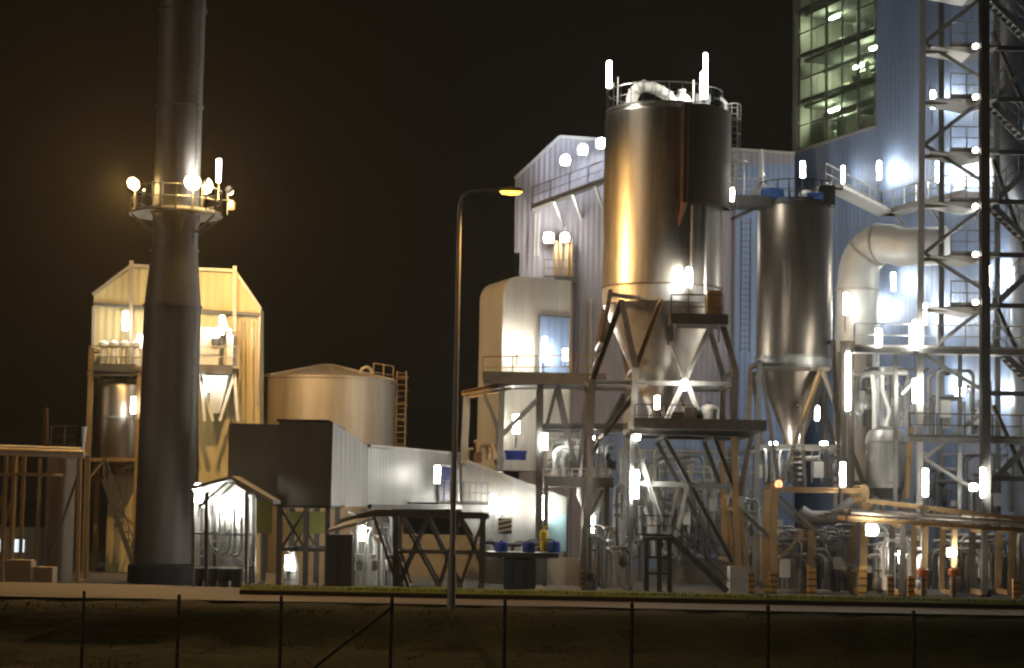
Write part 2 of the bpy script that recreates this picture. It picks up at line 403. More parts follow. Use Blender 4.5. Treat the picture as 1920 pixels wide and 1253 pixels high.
# ------------------------------------------------------------------ yellow filter house behind the chimney
FD = 97.0
p0 = P(330, 800, FD)
fh = thing('filter_house', 'yellow clad filter house with chamfered roof corners and lit platforms behind the chimney', 'building', (p0.x, FD, YARD))
def pl(*pts, D): return [P(a, b, D) for a, b in pts]
gz = lambda px, D: 941 + (CZ - YARD) / D * F + (px - 960) * math.tan(ROLL)
w = MB()
w.prism(pl((176, 740), (176, 551), (246, 500), (440, 510), (487, 580), (487, 1120), (372, 1120), (372, 740), D=FD + 1.2), (0, 1.6, 0)); w.build('wall', 'clad_yellow', fh)
for a, b in (((246, 500), (246, 740)), ((440, 510), (440, 800))):
    MB().beam(P(*a, FD + .9) + Vector((0, 0, .3)), P(*b, FD + .9), .18, H=True).build('post', 'tank_cream', fh)
for a, b in (((176, 570), (487, 590)),):
    MB().beam(P(*a, FD + .95), P(*b, FD + .95), .16).build('beam', 'steel_dark', fh)
for a, b in (((174, 553), (246, 498)), ((246, 498), (440, 508)), ((440, 508), (489, 580))):
    MB().beam(P(*a, FD + 1.05), P(*b, FD + 1.05), .16).build('eave_trim', 'tank_cream', fh)
for px in (176, 487): MB().beam(P(px, 575, FD + 1.05), P(px - 4, 760, FD + 1.05), .14).build('corner_trim', 'tank_cream', fh)
for px, a, b in ((460, 600, 790), (475, 600, 790), (452, 600, 790)):
    MB().pipe([P(px, a, FD + .9), P(px, b, FD + .9)], .04, 8).build('conduit', 'tank_cream', fh)
# left platform with dosing heads and the tank under it
members(fh, 'steel_sand', [('column', (172, 655, FD - 1.5), (157, 1100, FD - 1.5), .24), ('column', (262, 700, FD - 1.5), (250, 1100, FD - 1.5), .2),
    ('beam', (165, 700, FD - 1.5), (272, 700, FD - 1.5), .26, 'steel_dark'), ('beam', (160, 862, FD - 1.5), (262, 862, FD - 1.5), .18),
    ('brace', (165, 900, FD - 1.5), (195, 865, FD - 1.5), .1), ('brace', (200, 935, FD - 1.5), (250, 985, FD - 1.5), .12)], 2.4)
MB().box2(P(165, 697, FD - 1.6), P(272, 690, FD + 1.1)).build('platform_deck', 'grating', fh)
rr_ = MB(); rr_.rail([P(166, 690, FD - 1.5), P(270, 692, FD - 1.5)], 1.1, .9); rr_.build('railing', 'steel_sand', fh)
for k, px in enumerate((192, 212, 232, 254)):
    q = P(px, 690, FD - .6)
    t = MB(); t.lathe(q, [(.16, 0), (.2, .1), (.2, .7), (.12, .85), (.12, 1.0), (.26, 1.05), (.26, 1.25), (.08, 1.4)], 14); t.build('dosing_head', 'white_paint', fh, True)
tk = P(219, 860, FD - .4)
tank = thing('silver_tank', 'squat shiny silver tank under the platform on the left of the chimney', 'tank', tk)
ta = MB(); ta.lathe(tk, [(.25, -.75), (1.1, -.05), (1.12, 0), (1.12, 3.5), (1.0, 3.7), (.3, 3.8)], 40); ta.build('shell', 'silo_brushed', tank, True)
MB().lathe(tk, [(1.13, 2.0), (1.17, 2.0), (1.17, 2.1), (1.13, 2.1)], 40, cap=False).build('band', 'galvanised', tank, True)
# right-hand white hopper equipment on the filter house
eq = thing('hopper_skid', 'white painted hopper and housing on a steel platform against the yellow wall', 'machine', P(410, 790, FD - .3))
e_ = MB(); e_.box2(P(374, 690, FD - .8), P(421, 620, FD + .9)); e_.build('housing', 'white_paint', eq)
e_ = MB(); e_.box2(P(424, 688, FD - .6), P(444, 632, FD + .6)); e_.build('duct', 'white_paint', eq)
e_ = MB(); e_.pipe([P(430, 634, FD - .2), P(432, 622, FD - .2), P(424, 616, FD - .2), P(417, 592, FD - .2)], .17, 12); e_.build('vent_pipe', 'white_paint', eq, True)
e_ = MB(); e_.lathe(P(404, 642, FD - .83), [(.02, -.2), (.2, -.2), (.2, .2), (.02, .2)], 16); e_.build('inspection_port', 'steel_dark', eq, True)
MB().box2(P(372, 700, FD - 1.4), P(448, 691, FD + 1)).build('platform_deck', 'grating', eq)
MB().rail([P(373, 691, FD - 1.35), P(447, 691, FD - 1.35)], 1.1, .8).build('railing', 'steel_pale', eq)
h_ = MB(); c_ = P(404, 705, FD - .3)
h_.add([c_ + Vector(q) for q in ((-.75,-.6,0),(.75,-.6,0),(.75,.6,0),(-.75,.6,0),(-.25,-.2,-1.9),(.3,-.2,-1.9),(.3,.2,-1.9),(-.25,.2,-1.9))], [(0,1,2,3),(7,6,5,4),(0,4,5,1),(1,5,6,2),(2,6,7,3),(3,7,4,0)]); h_.build('hopper', 'white_paint', eq)
for a, b in (((376, 702), (400, 790)), ((440, 702), (412, 790)), ((440, 702), (446, 790)), ((378, 702), (384, 790))):
    MB().beam(P(*a, FD - 1.1), P(*b, FD - 1.1), .14).build('leg', 'white_paint', eq)
by = thing('loading_bay', 'small yellow walled loading bay with steep steel stair below the silver tank', 'shelter', P(220, 1090, FD + 1))
MB().box2(P(196, 1100, FD + .5), P(268, 870, FD + .8)).build('back_wall', 'clad_yellow', by)
MB().box2(P(195, 878, FD - 1), P(268, 868, FD + .45)).build('canopy', 'steel_dark', by)
st = MB()
for k in range(12):
    q = P(196 + k * 5, 900 + k * 14, FD - 1.2); st.box(q, (.35, .8, .05))
for yy in (-1.65, -.75): st.beam(P(194, 898, FD + yy), P(256, 1078, FD + yy), .06, .22)
st.build('stair', 'steel_dark', by)
MB().rail([P(194, 890, FD - 1.65), P(252, 1060, FD - 1.65)], 1.0, .9).build('railing', 'steel_brown', by)

# ------------------------------------------------------------------ pipe rack and vessels at the far side on the left
LD = 80
lr = thing('pipe_rack', 'horizontal beige pipe bridge on thin columns beside the chimney', 'pipe rack', P(60, 1090, LD))
members(lr, 'steel_sand', [('column', (12, 850, LD), (2, 1090, LD), .14), ('column', (28, 850, LD), (18, 1090, LD), .14), ('beam', (-40, 888, LD), (100, 890, LD), .12),
    ('brace', (-10, 985, LD), (25, 852, LD), .08), ('column', (150, 850, LD), (145, 1090, LD), .16)], 1.6)
p_ = MB(); p_.pipe([P(-60, 845, LD - .1), P(158, 852, LD - .1)], .17, 12); p_.build('pipe', 'tank_cream', lr, True)
p_ = MB(); p_.pipe([P(-60, 838, LD + .7), P(156, 845, LD + .7), P(158, 800, LD + .7)], .13, 12); p_.build('pipe', 'insulation', lr, True)
v1 = thing('vessel', 'rusty upright column vessel with a striped vent pipe on top under the pipe bridge', 'vessel', P(105, 1095, LD + 3))
c_ = P(107, 1095, LD + 3)
MB().lathe((c_.x, c_.y, YARD), [(.6, 0), (.62, .3), (.62, Z(107, 850, LD + 3) - YARD), (.3, Z(107, 838, LD + 3) - YARD)], 28).build('shell', 'concrete', v1, True)
MB().pipe([P(84, 850, LD + 3), P(86, 765, LD + 3)], [.16, .1], 10).build('vent_pipe', 'rust', v1, True)
MB().box2(P(66, 1095, LD + 2.6), P(76, 860, LD + 3)).build('cable_duct', 'steel_sand', v1)
MB().rail([P(95, 838, LD + 2.5), P(145, 838, LD + 2.5), P(145, 838, LD + 4)], .9, .7).build('railing', 'steel_brown', v1)
MB().box2(P(96, 850, LD + 2.2), P(150, 840, LD + 4.2)).build('platform_deck', 'steel_dark', v1)
MB().beam(P(96, 1040, LD + 2), P(150, 880, LD + 2), .1).build('brace', 'steel_brown', v1)
cb = thing('cabin', 'dark low cabin with two lit bluish windows far left', 'cabin', P(20, 1080, 100))
MB().box2((P(-60, 1080, 100).x, 100, YARD), (P(50, 1080, 100).x, 104, Z(20, 990, 100))).build('wall', 'clad_dark', cb)
for a, b in ((-8, 8), (20, 46)):
    w_ = MB().box2(P(a, 1035, 99.97), P(b, 1010, 99.99)).build('window', 'cabin_window', cb)
    MB().box2(P(a - 2, 1011, 99.93), P(b + 2, 1008, 99.99)).box2(P((a + b) / 2 - 1, 1037, 99.93), P((a + b) / 2 + 1, 1010, 99.96)).build('frame', 'steel_dark', w_)
for (px, py, s, lb, mt) in ((38, 1062, .8, 'pale concrete block beside the road far left', 'concrete'), (85, 1075, .6, 'low sandy concrete block at the foot of the rusty vessel', 'concrete')):
    q = P(px, 1080, 74); o = MB().box2((q.x - s * .6, 73.6, YARD), (q.x + s * .6, 74.4, Z(px, py - 12, 74))).build('concrete_block', mt, at=(q.x, 74, YARD)); tag(o, lb, 'concrete block')

# ------------------------------------------------------------------ round storage tank
TD = 104; tc_ = P(611, 800, TD); tr = 128 * TD / F
rt = thing('storage_tank', 'round cream storage tank with shallow conical roof lit orange', 'tank', (tc_.x, TD, YARD))
zt = Z(611, 716, TD)
MB().lathe((tc_.x, TD, 0), [(tr, YARD), (tr, zt)], 72).build('shell', 'tank_cream', rt, True)
MB().lathe((tc_.x, TD, 0), [(tr + .08, zt + .004), (tr + .08, zt + .12), (.4, zt + .85), (.38, zt + .95)], 72).build('roof', 'tank_cream', rt, True)
for k in range(36):
    a = R(10 * k + 3); MB().beam((tc_.x + tr * math.cos(a), TD + tr * math.sin(a), zt + .17), (tc_.x + .5 * math.cos(a), TD + .5 * math.sin(a), zt + .90), .05).build('roof_rib', 'tank_cream', rt)
gp = P(686, 712, TD - 1.5)
MB().pipe([gp + Vector((-.35, 0, -.1)), gp + Vector((-.33, 0, .35)), gp + Vector((-.2, 0, .6)), gp + Vector((.05, 0, .68)), gp + Vector((.25, 0, .55)), gp + Vector((.32, 0, .3))], .09, 10).build('vent_pipe', 'tank_cream', rt, True)
MB().rail([P(700, 716, TD - 1.8), P(737, 722, TD - 1)], 1.0, .6).build('railing', 'steel_sand', rt)
cg = MB(); a0 = P(750, 840, TD - .4); zt2 = Z(750, 697, TD)
for s in (-.25, .25): cg.pipe([(a0.x + s, a0.y, YARD), (a0.x + s, a0.y, zt2)], .045, 6)
z = YARD + .5
while z < zt2:
    cg.beam((a0.x - .25, a0.y, z), (a0.x + .25, a0.y, z), .04)
    z += .32
z = YARD + 3
while z < zt2 + .1:
    cg.pipe([(a0.x + .38 * math.cos(t), a0.y - .05 - .6 * math.sin(t), z) for t in [math.pi * k / 6 for k in range(7)]], .03, 4); z += .75
cg.build('ladder', 'steel_sand', rt)

# ------------------------------------------------------------------ gallery building (end boxes coloured darker for shade, silver side)
GD = 80
gb = thing('conveyor_gallery', 'long raised metal clad gallery with shaded boxy end and silver side on legs', 'building', P(620, 1100, GD))
def wallbox(name, mt, x0, x1, y0, y1, D, dep): return MB().box2(P(x0, y1, D), Vector((P(x1, y1, D).x, D + dep, P(x0, y0, D).z))).build(name, mt, gb)
wallbox('end_box', 'clad_dark', 425, 528, 794, 948, GD + 1.6, 4.5)
wallbox('end_box', 'clad_dark', 519, 620, 789, 950, GD, 6.5)
for a, b, D in (((519, 788), (620, 790), GD - .02), ((519, 949), (620, 951), GD - .02)):
    MB().beam(P(*a, D), P(*b, D), .1).build('trim', 'steel_dark', gb)
A1, B1 = P(621, 791, GD + .05), P(621, 949, GD + .05)
A2, B2 = P(690, 836, GD + 2.6), P(690, 946, GD + 2.6)
A3, B3 = P(862, 857, GD + 14), P(862, 948, GD + 14)
zb = B1.z; B2.z = zb; B3.z = zb; A3.z = A2.z
bk = Vector((-3.2, 1.5, 0))
MB().prism([B1, B2, A2, A1], (-2.0, 1.5, 0)).build('transition', 'clad_silver', gb)
dirv = (A3 - A2).normalized(); nrm = Vector((dirv.y, -dirv.x, 0))
MB().prism([B2 + dirv * .01, B3, A3, A2 + dirv * .01], bk).build('side_wall', 'clad_silver', gb)
MB().beam(A2 + nrm * .06, A3 + nrm * .06, .12).build('eave_trim', 'steel_pale', gb)
MB().beam(B2 + nrm * .08, B3 + nrm * .08, .18).build('sill_beam', 'steel_dark', gb)
L_ = (A3 - A2).length
def on_side(t, z, out): q = B2 + (B3 - B2) * t; return Vector((q.x, q.y, z)) + nrm * out
def side_px(px):   # parameter along the side wall where the picture column px falls
    lo, hi = 0, 1
    for _ in range(40):
        mid = (lo + hi) / 2; q = B2 + (B3 - B2) * mid
        if q.x / q.y < X(px, 900, 1000) / 1000: lo = mid
        else: hi = mid
    return lo
t1, t2 = side_px(821), side_px(842)
dr = MB(); a, b = on_side(t1, zb + .3, .03), on_side(t2, zb + .3, .03); dr.prism([a, b, b + Vector((0, 0, 1.6)), a + Vector((0, 0, 1.6))], nrm * .05); door = dr.build('door', 'door_blue', gb)
fr = MB()
for p, q in ((a, a + Vector((0, 0, 1.68))), (b, b + Vector((0, 0, 1.68))), (a + Vector((0, 0, 1.68)), b + Vector((0, 0, 1.68)))): fr.beam(p + nrm * .02, q + nrm * .02, .09)
fr.build('frame', 'white_paint', door)
MB().beam(on_side(t1 + .02, zb + 1.1, .1), on_side(t1 + .03, zb + 1.1, .1), .06).build('handle', 'galvanised', door)
MB().prism([on_side(side_px(760), zb + .14, .12), on_side(side_px(858), zb + .14, .12), on_side(side_px(858), zb + .14, 1.6), on_side(side_px(760), zb + .14, 1.6)], (0, 0, .08)).build('landing', 'grating', gb)
MB().rail([on_side(side_px(760), zb + .2, 1.55), on_side(side_px(858), zb + .2, 1.55)], 1.0, .9).build('railing', 'galvanised', gb)
# legs under the gallery
members(gb, 'steel_grey', [('leg', (470, 950, GD + 2), (468, 1100, GD + 2), .2), ('leg', (525, 951, GD + .3), (522, 1105, GD + .3), .22), ('leg', (575, 951, GD + .3), (572, 1105, GD + .3), .22), ('leg', (615, 951, GD + .3), (612, 1105, GD + .3), .2),
    ('brace', (527, 955, GD + .3), (572, 1030, GD + .3), .1), ('brace', (573, 955, GD + .3), (527, 1030, GD + .3), .1), ('beam', (525, 1030, GD + .3), (612, 1032, GD + .3), .14)], 4.5)
# silver sloping hood right of the street lamp
HD = 96
hood = thing('conveyor_hood', 'pale silver inclined conveyor hood sloping down towards the silo legs', 'conveyor', P(960, 1040, HD))
MB().prism(pl((866, 862), (1062, 938), (1062, 1034), (905, 1034), (866, 965), D=HD), (0, 4, 0)).build('casing', 'clad_hood', hood)
MB().beam(P(864, 860, HD - .06), P(1063, 936, HD - .06), .13).build('edge_trim', 'steel_pale', hood)
for px, py in ((905, 878), (955, 897), (1010, 918)): MB().beam(P(px, py, HD - .05), P(px, 1034, HD - .05), .05).build('rib', 'steel_pale', hood)
for px in (925, 985, 1040): MB().beam(P(px, 1034, HD + .2), P(px, 1112, HD + .2), .2).build('leg', 'steel_dark', hood)
MB().box2(P(1028, 1033, HD - .1), P(1062, 965, HD - .02)).build('access_panel', cladding('panel_aqua', (.32, .5, .55), pitch=.8), hood)

# trestle below the gallery
TR = 78
tre = thing('steel_trestle', 'dark steel trestle with crossed diagonals below the silver gallery', 'trestle', P(780, 1100, TR))
sg = [('top_chord', (640, 978, TR), (700, 962, TR), .22), ('top_chord', (700, 962, TR), (912, 968, TR), .26), ('column', (742, 966, TR), (742, 1108, TR), .22), ('column', (905, 970, TR), (902, 1110, TR), .2), ('tie_beam', (742, 1035, TR), (905, 1038, TR), .1)]
for a, b in (((745, 1100), (800, 970)), ((752, 970), (822, 1100)), ((800, 970), (862, 1100)), ((862, 970), (822, 1100)), ((862, 970), (902, 1060)), ((905, 975), (862, 1100)), ((745, 1035), (765, 1100)), ((700, 965), (742, 1090))):
    sg.append(('brace', (*a, TR), (*b, TR), .11))
members(tre, 'steel_grey', sg, 2.6)
for px in (752, 822, 862, 902): MB().beam(P(px, 1095, TR - .1), (P(px, 1095, TR).x, TR - .1, YARD), .25).build('footing', 'concrete_grey', tre)

# low beige concrete wall along the yard
def lowwall(name, x0, x1, ytop, D, lb, mt='concrete'):
    a, b = P(x0, 1100, D), P(x1, 1100, D); zt_ = Z((x0 + x1) / 2, ytop, D)
    o = MB().box2((a.x, D, YARD), (b.x, D + .3, zt_)).build(name, mt, at=(a.x, D, YARD)); return tag(o, lb, 'wall')
lowwall('low_wall', 668, 905, 1002, 100, 'pale beige concrete wall behind the crossed trestle')
lowwall('low_wall', 900, 1180, 1046, 92, 'low beige concrete wall below the conveyor hood')
lowwall('low_wall', 1235, 1440, 1046, 97, 'beige concrete wall behind the dark stair and column plinth')

# white lit pump shelter right of the chimney base
SD = 77
sh = thing('pump_shelter', 'open white lit shelter with gabled steel roof beside the chimney foot', 'shelter', P(430, 1100, SD))
MB().prism(pl((362, 1062), (362, 918), (436, 905), (480, 935), (480, 1062), D=SD + 2.4), (0, .15, 0)).build('back_wall', 'white_paint', sh)
for a, b in (((358, 918), (434, 899)), ((434, 899), (512, 945))):
    p, q = P(*a, SD), P(*b, SD); MB().prism([p, q, q + Vector((0, 0, .14)), p + Vector((0, 0, .14))], (0, 2.5, 0)).build('roof', 'steel_pale', sh)
members(sh, 'galvanised', [('post', (462, 925, SD), (462, 1100, SD), .13), ('post', (362, 925, SD), (362, 1100, SD), .13), ('brace', (375, 950, SD), (425, 905, SD), .09, 'steel_dark'), ('rail', (362, 1000, SD), (462, 1004, SD), .07), ('post', (388, 925, SD), (386, 1100, SD), .14, 'steel_dark')], 2.2)
random.seed(3)
pw = MB()
for k in range(14):
    x = random.uniform(368, 470); y0 = random.uniform(930, 1000); y1 = random.uniform(1010, 1070); D = SD + random.uniform(.8, 2)
    x2 = x + random.choice((-14, 12, 18)); pw.pipe([P(x, y0, D), P(x, y1 - 15, D), P(x + (x2 - x) * .4, y1 - 3, D), P(x2, y1, D)], random.uniform(.03, .07), 8)
pw.build('pipework', 'insulation', sh, True)
pw = MB()
for px in (372, 398, 420, 445): c_ = P(px, 1055, SD + 1); pw.lathe((c_.x, c_.y, YARD), [(.22, 0), (.22, .5), (.3, .55), (.3, 1.0), (.12, 1.1)], 14)
pw.build('pump', 'cabinet_grey', sh, True)
pan = MB().box2(P(470, 1000, SD + 3.2), P(512, 940, SD + 3.3)).build('sign_board', mat('panel_olive', (.35, .36, .10), .6), at=P(490, 1000, SD + 3)); tag(pan, 'olive yellow board hanging behind the right post of the white shelter', 'board')
pan = MB().box2(P(535, 1000, SD + 7.5), P(610, 960, SD + 7.6)).build('wall_board', 'panel_olive', at=P(570, 1000, SD + 7)); tag(pan, 'dim olive board behind the legs of the dark gallery end', 'board')
cab = thing('switch_cabinet', 'large dark grey cabinet standing left of the crossed trestle', 'cabinet', P(636, 1100, 76))
MB().box2((X(612, 1050, 76), 76, YARD), (X(660, 1050, 76), 77.2, Z(636, 1003, 76))).build('body', 'cabinet_grey', cab)
for a, b in ((613, 635), (637, 659)):
    d_ = MB().box2((X(a, 1050, 76), 75.96, YARD + .15), (X(b, 1050, 76), 75.99, Z(636, 1008, 76))).build('door', 'cabinet_grey', cab)
    MB().box2((X(b - 3, 1050, 76), 75.92, 1.2), (X(b - 1.5, 1050, 76), 75.955, 1.45)).build('handle', 'steel_dark', d_)
rf = MB().prism([P(612, 1000, 76), P(670, 985, 76), P(720, 968, 79), P(665, 975, 79)], (0, 0, .12)).build('canopy_roof', 'steel_pale', at=P(660, 985, 77)); tag(rf, 'thin sloping pale roof sheet over the dark cabinet', 'roof')
ps = thing('pump_skid', 'cluster of white pipes and valves between the dark cabinet and the trestle', 'machine', P(690, 1100, 82))
q = MB(); random.seed(5)
for k in range(12):
    x = 664 + k * 6.5; D = 81 + random.uniform(0, 2); y0 = random.uniform(960, 1010)
    q.pipe([P(x, 1108, D), P(x, y0 + 12, D), P(x + random.choice((-7, 7)), y0, D), P(x + random.choice((-18, 20)), y0 - 2, D)], random.uniform(.04, .1), 8)
q.build('pipework', 'insulation', ps, True)
q = MB()
for x in (672, 700, 730): c_ = P(x, 1060, 80.6); q.lathe(c_, [(.05, -.25), (.2, -.2), (.2, .2), (.05, .25), (.05, .4), (.2, .42), (.2, .46), (.02, .48)], 12)
q.build('valve', 'white_paint', ps, True)
cone = thing('safety_drum', 'small white drum under the dark gallery end lit from within the bay', 'drum', P(545, 1100, 83))
c_ = P(545, 1100, 83); MB().lathe((c_.x, c_.y, YARD), [(.3, 0), (.34, .1), (.34, 1.0), (.3, 1.1), (.18, 1.5), (.18, 1.75)], 20).build('shell', 'white_paint', cone, True)
for dz in (.4, .75): MB().lathe((c_.x, c_.y, YARD + dz), [(.34, -.02), (.365, -.02), (.365, .02), (.34, .02)], 20, cap=False).build('hoop', 'steel_pale', cone)

# ------------------------------------------------------------------ boiler house (grey blue) behind the silos
BD = 118
bh = thing('boiler_house', 'big grey blue clad boiler house with sloping gable shoulder behind the silos', 'building', P(1230, 1100, BD))
MB().prism(pl((974, 1125), (974, 474), (965, 474), (966, 336), (1050, 257), (1490, 289), (1490, 1125), D=BD), (0, 14, 0)).build('wall', 'clad_grey', bh)
for a, b in (((965, 335), (1050, 256)), ((1050, 256), (1490, 288))): MB().beam(P(*a, BD - .06), P(*b, BD - .06), .16).build('eave_trim', 'steel_pale', bh)
MB().box2(P(1372, 1120, BD - .25), P(1489, 310, BD - .05)).build('cladding_bay', 'clad_blue', bh)
MB().box2(P(1105, 1120, BD - .2), P(1370, 800, BD - .05)).build('cladding_bay', 'clad_blue', bh)
for px in (1070, 1108): MB().beam(P(px, 560, BD - .1), P(px - 4, 1110, BD - .1), .1).build('seam', 'steel_pale', bh)
wk = thing('wall_walkway', 'narrow railed walkway on brackets crossing the upper gable left of the big silo', 'walkway', P(1060, 370, BD - 1))
wa, wb2 = P(997, 392, BD - 1.0), P(1136, 340, BD - 1.0)
MB().beam(wa, wb2, 1.2, .16).build('deck', 'steel_brown', wk)
MB().rail([wa + Vector((0, -.55, .1)), wb2 + Vector((0, -.55, .1))], 1.15, 1.1, .035).build('railing', 'steel_brown', wk)
for t in (.3, .55, .85):
    q = wa.lerp(wb2, t); MB().beam(q + Vector((0, -.5, -.1)), q + Vector((.6, .95, -1.4)), .14).build('bracket', 'galvanised', wk)
for px, py in ((1008, 395), (1026, 380)):
    pass
lg = thing('wall_ladder', 'vertical pale ladder and pipes down the wall below the gable walkway', 'ladder', P(1015, 520, BD - .5))
q = MB()
for px in (1004, 1011): q.pipe([P(px, 400, BD - .5), P(px - 3, 480, BD - .5)], .05, 6)
for k in range(10): q.beam(P(1004, 405 + k * 8, BD - .5), P(1011, 405 + k * 8, BD - .5), .04)
q.build('ladder_frame', 'steel_pale', lg)
for px, r in ((1043, .14), (1052, .1), (1065, .18), (1072, .1)): MB().pipe([P(px, 452, BD - .7), P(px - 2, 700, BD - .7)], r, 8).build('riser_pipe', 'steel_sand', lg, True)
MB().box2(P(1040, 530, BD - 1.2), P(1078, 523, BD - .1)).build('landing', 'steel_dark', lg); MB().rail([P(1020, 520, BD - 1.1), P(1078, 522, BD - 1.1)], 1.1, .8, .03).build('railing', 'steel_brown', lg)
for i, (px, py, s) in enumerate(((1060, 300, 1.5), (1093, 280, 1.5), (1127, 268, 1.5))):
    flood(px, py, BD - 1.1, ('left of three cool floodlights high on the gable', 'middle of three cool floodlights high on the gable', 'right of three cool floodlights high on the gable beside the big silo')[i], 'flood_cool', s)
flood(1029, 445, BD - 1.3, 'left of two bright floodlights below the gable walkway', 'flood_white', 1.5)
flood(1059, 445, BD - 1.3, 'right of two bright floodlights below the gable walkway by the riser pipes', 'flood_white', 1.3)

# ------------------------------------------------------------------ beige filter unit with rounded roof corner
FU = 97
fu = thing('filter_unit', 'beige clad rounded filter unit with gold lit end wall left of the big silo', 'building', P(980, 1040, FU))
pb, pc = P(942, 700, FU), P(1068, 700, FU + 2); pa = P(897, 700, FU + 3.6)
u_ = Vector(((pc - pb).x, (pc - pb).y, 0)); v_ = Vector(((pa - pb).x, (pa - pb).y, 0))
ztop, zbot = Z(1000, 517, FU), Z(980, 882, FU)
rc = .9; L = u_.length; uu = u_.normalized()
prof = [(0, zbot), (L, zbot), (L, ztop)] + [(rc - rc * math.sin(t), ztop - rc + rc * math.cos(t)) for t in [R(90) * k / 8 for k in range(9)]]
MB().prism([Vector((pb.x, pb.y, 0)) + uu * s + Vector((0, 0, z)) for s, z in prof], v_).build('casing', 'clad_beige', fu, True)
for px, w in ((943, .05),): MB().beam(Vector((pb.x, pb.y - .03, zbot)), Vector((pb.x, pb.y - .03, ztop - rc)), .08).build('corner_trim', 'steel_pale', fu)
q0 = lambda s, z, o=-.08: Vector((pb.x, pb.y, z)) + uu * s + Vector((0, o, 0))
s1, s2 = L * .53, L * .98
pn = MB(); z1, z2 = Z(1030, 715, FU), Z(1030, 588, FU); pn.prism([q0(s1, z1), q0(s2, z1), q0(s2, z2), q0(s1, z2)], (0, -.06, 0)); pn.build('access_door', 'clad_blue', fu)
MB().beam(q0(s1, z1, -.16), q0(s1, z2, -.16), .09).beam(q0(s1, z2, -.16), q0(s2, z2, -.16), .09).build('door_frame', 'steel_dark', fu)
for s in (.02, .52, .99): MB().beam(q0(s * L, zbot, .3), Vector((pb.x + uu.x * s * L, pb.y + uu.y * s * L + .3, YARD)), .22).build('leg', 'galvanised', fu)
bd = thing('blue_crate', 'bright blue crate on the platform at the foot of the beige filter unit', 'crate', P(965, 864, FU - 1.2))
MB().box2(P(948, 862, FU - 1.6), P(986, 849, FU - .9)).build('body', 'blue_paint', bd); MB().box2(P(946, 849, FU - 1.65), P(988, 846, FU - .85)).build('lid', 'blue_paint', bd)

# steel platform in front of the beige unit
PD = 92
pf = thing('access_platform', 'railed steel access platform with V braces in front of the beige filter unit', 'platform', P(960, 1000, PD))
members(pf, 'galvanised', [('column', (874, 742, PD + 1), (868, 868, PD + 1), .26, 'steel_pale'), ('column', (941, 722, PD), (937, 880, PD), .28), ('column', (1013, 722, PD), (1011, 1108, PD), .3, 'steel_dark'), ('beam', (866, 738, PD + 1), (962, 718, PD), .24, 'steel_sand'), ('beam', (962, 718, PD), (1128, 716, PD), .26, 'steel_brown'),
    ('brace', (907, 736, PD), (940, 815, PD), .16), ('brace', (1010, 745, PD), (940, 815, PD), .16), ('brace', (1046, 720, PD), (1020, 820, PD), .14, 'steel_dark'), ('brace', (1046, 720, PD), (1082, 890, PD), .2, 'steel_dark'), ('brace', (1108, 722, PD), (1082, 890, PD), .2, 'steel_dark'), ('brace', (1178, 730, PD), (1095, 880, PD), .2, 'steel_dark'), ('beam', (1018, 800, PD), (1180, 800, PD), .3, 'steel_dark')], 3.2)
MB().box2(P(905, 718, PD - .4), P(1130, 710, PD + 3.4)).build('deck', 'grating', pf)
MB().rail([P(905, 712, PD - .35), P(1128, 709, PD - .35)], 1.1, 1.3).build('railing', 'steel_sand', pf)
lp = thing('lower_platform', 'low railed grating platform lit white between the hood and the silo legs', 'platform', P(1075, 1000, PD - 1))
MB().box2(P(1020, 912, PD - 1.4), P(1142, 898, PD + 3)).build('deck', 'steel_dark', lp)
MB().rail([P(1018, 900, PD - 1.35), P(1140, 898, PD - 1.35)], .5, .35, .03).build('railing', 'steel_pale', lp)
for px in (1024, 1100, 1138): MB().beam(P(px, 912, PD - 1.2), P(px - 3, 1108, PD - 1.2), .22, H=True).build('column', 'steel_dark', lp)
for a, b in (((1130, 918), (1090, 1000)), ((1100, 915), (1088, 1100))): MB().beam(P(*a, PD - 1.2), P(*b, PD - 1.2), .16).build('brace', 'steel_dark', lp)
MB().lathe(P(1110, 965, PD + .5), [(.1, -1.1), (.5, .3), (.75, .9), (.75, 1.3)], 20).build('chute', 'hopper_metal', lp, True)

def clutter(name, label, cat, x0, x1, y0, y1, D0, D1, n, seed, mt='insulation', mt2='cabinet_grey'):
    random.seed(seed); t = thing(name, label, cat, P((x0 + x1) / 2, y1, (D0 + D1) / 2))
    for k in range(n):
        D = random.uniform(D0, D1); x = random.uniform(x0, x1); y = random.uniform(y0, y0 + (y1 - y0) * .5)
        s = random.choice((-1, 1)); L_ = random.uniform(.1, .45) * (x1 - x0)
        x2 = min(max(x + s * L_, x0), x1)
        pts = [P(x, y1, D), P(x, y + 10, D), P(x + (x2 - x) * .1, y + 3, D), P(x + (x2 - x) * .25, y, D), P(x2, y, D)]
        MB().pipe(pts, random.uniform(.04, .11), 8).build('pipe', random.choice((mt, mt, 'galvanised')), t, True)
    for k in range(max(2, n // 3)):
        D = random.uniform(D0, D1); x = random.uniform(x0, x1); y = random.uniform(y0 + (y1 - y0) * .4, y1); r = random.uniform(.12, .3)
        MB().lathe(P(x, y, D), [(.03, -r * 1.5), (r * .7, -r * 1.2), (r, -r * .6), (r, r * .6), (r * .7, r * 1.1), (r * .25, r * 1.3), (r * .25, r * 2), (r * .8, r * 2.1), (r * .8, r * 2.3)], 12).build('valve', random.choice((mt, mt2)), t, True)
    for k in range(max(2, n // 4)):
        D = random.uniform(D0, D1); x = random.uniform(x0, x1); w = random.uniform(.25, .5); y = random.uniform(y0 + (y1 - y0) * .45, y1)
        MB().box(P(x, y, D), (w, w * .6, w * random.uniform(.9, 1.8))).build('junction_box', random.choice((mt2, 'white_paint')), t)
    return t
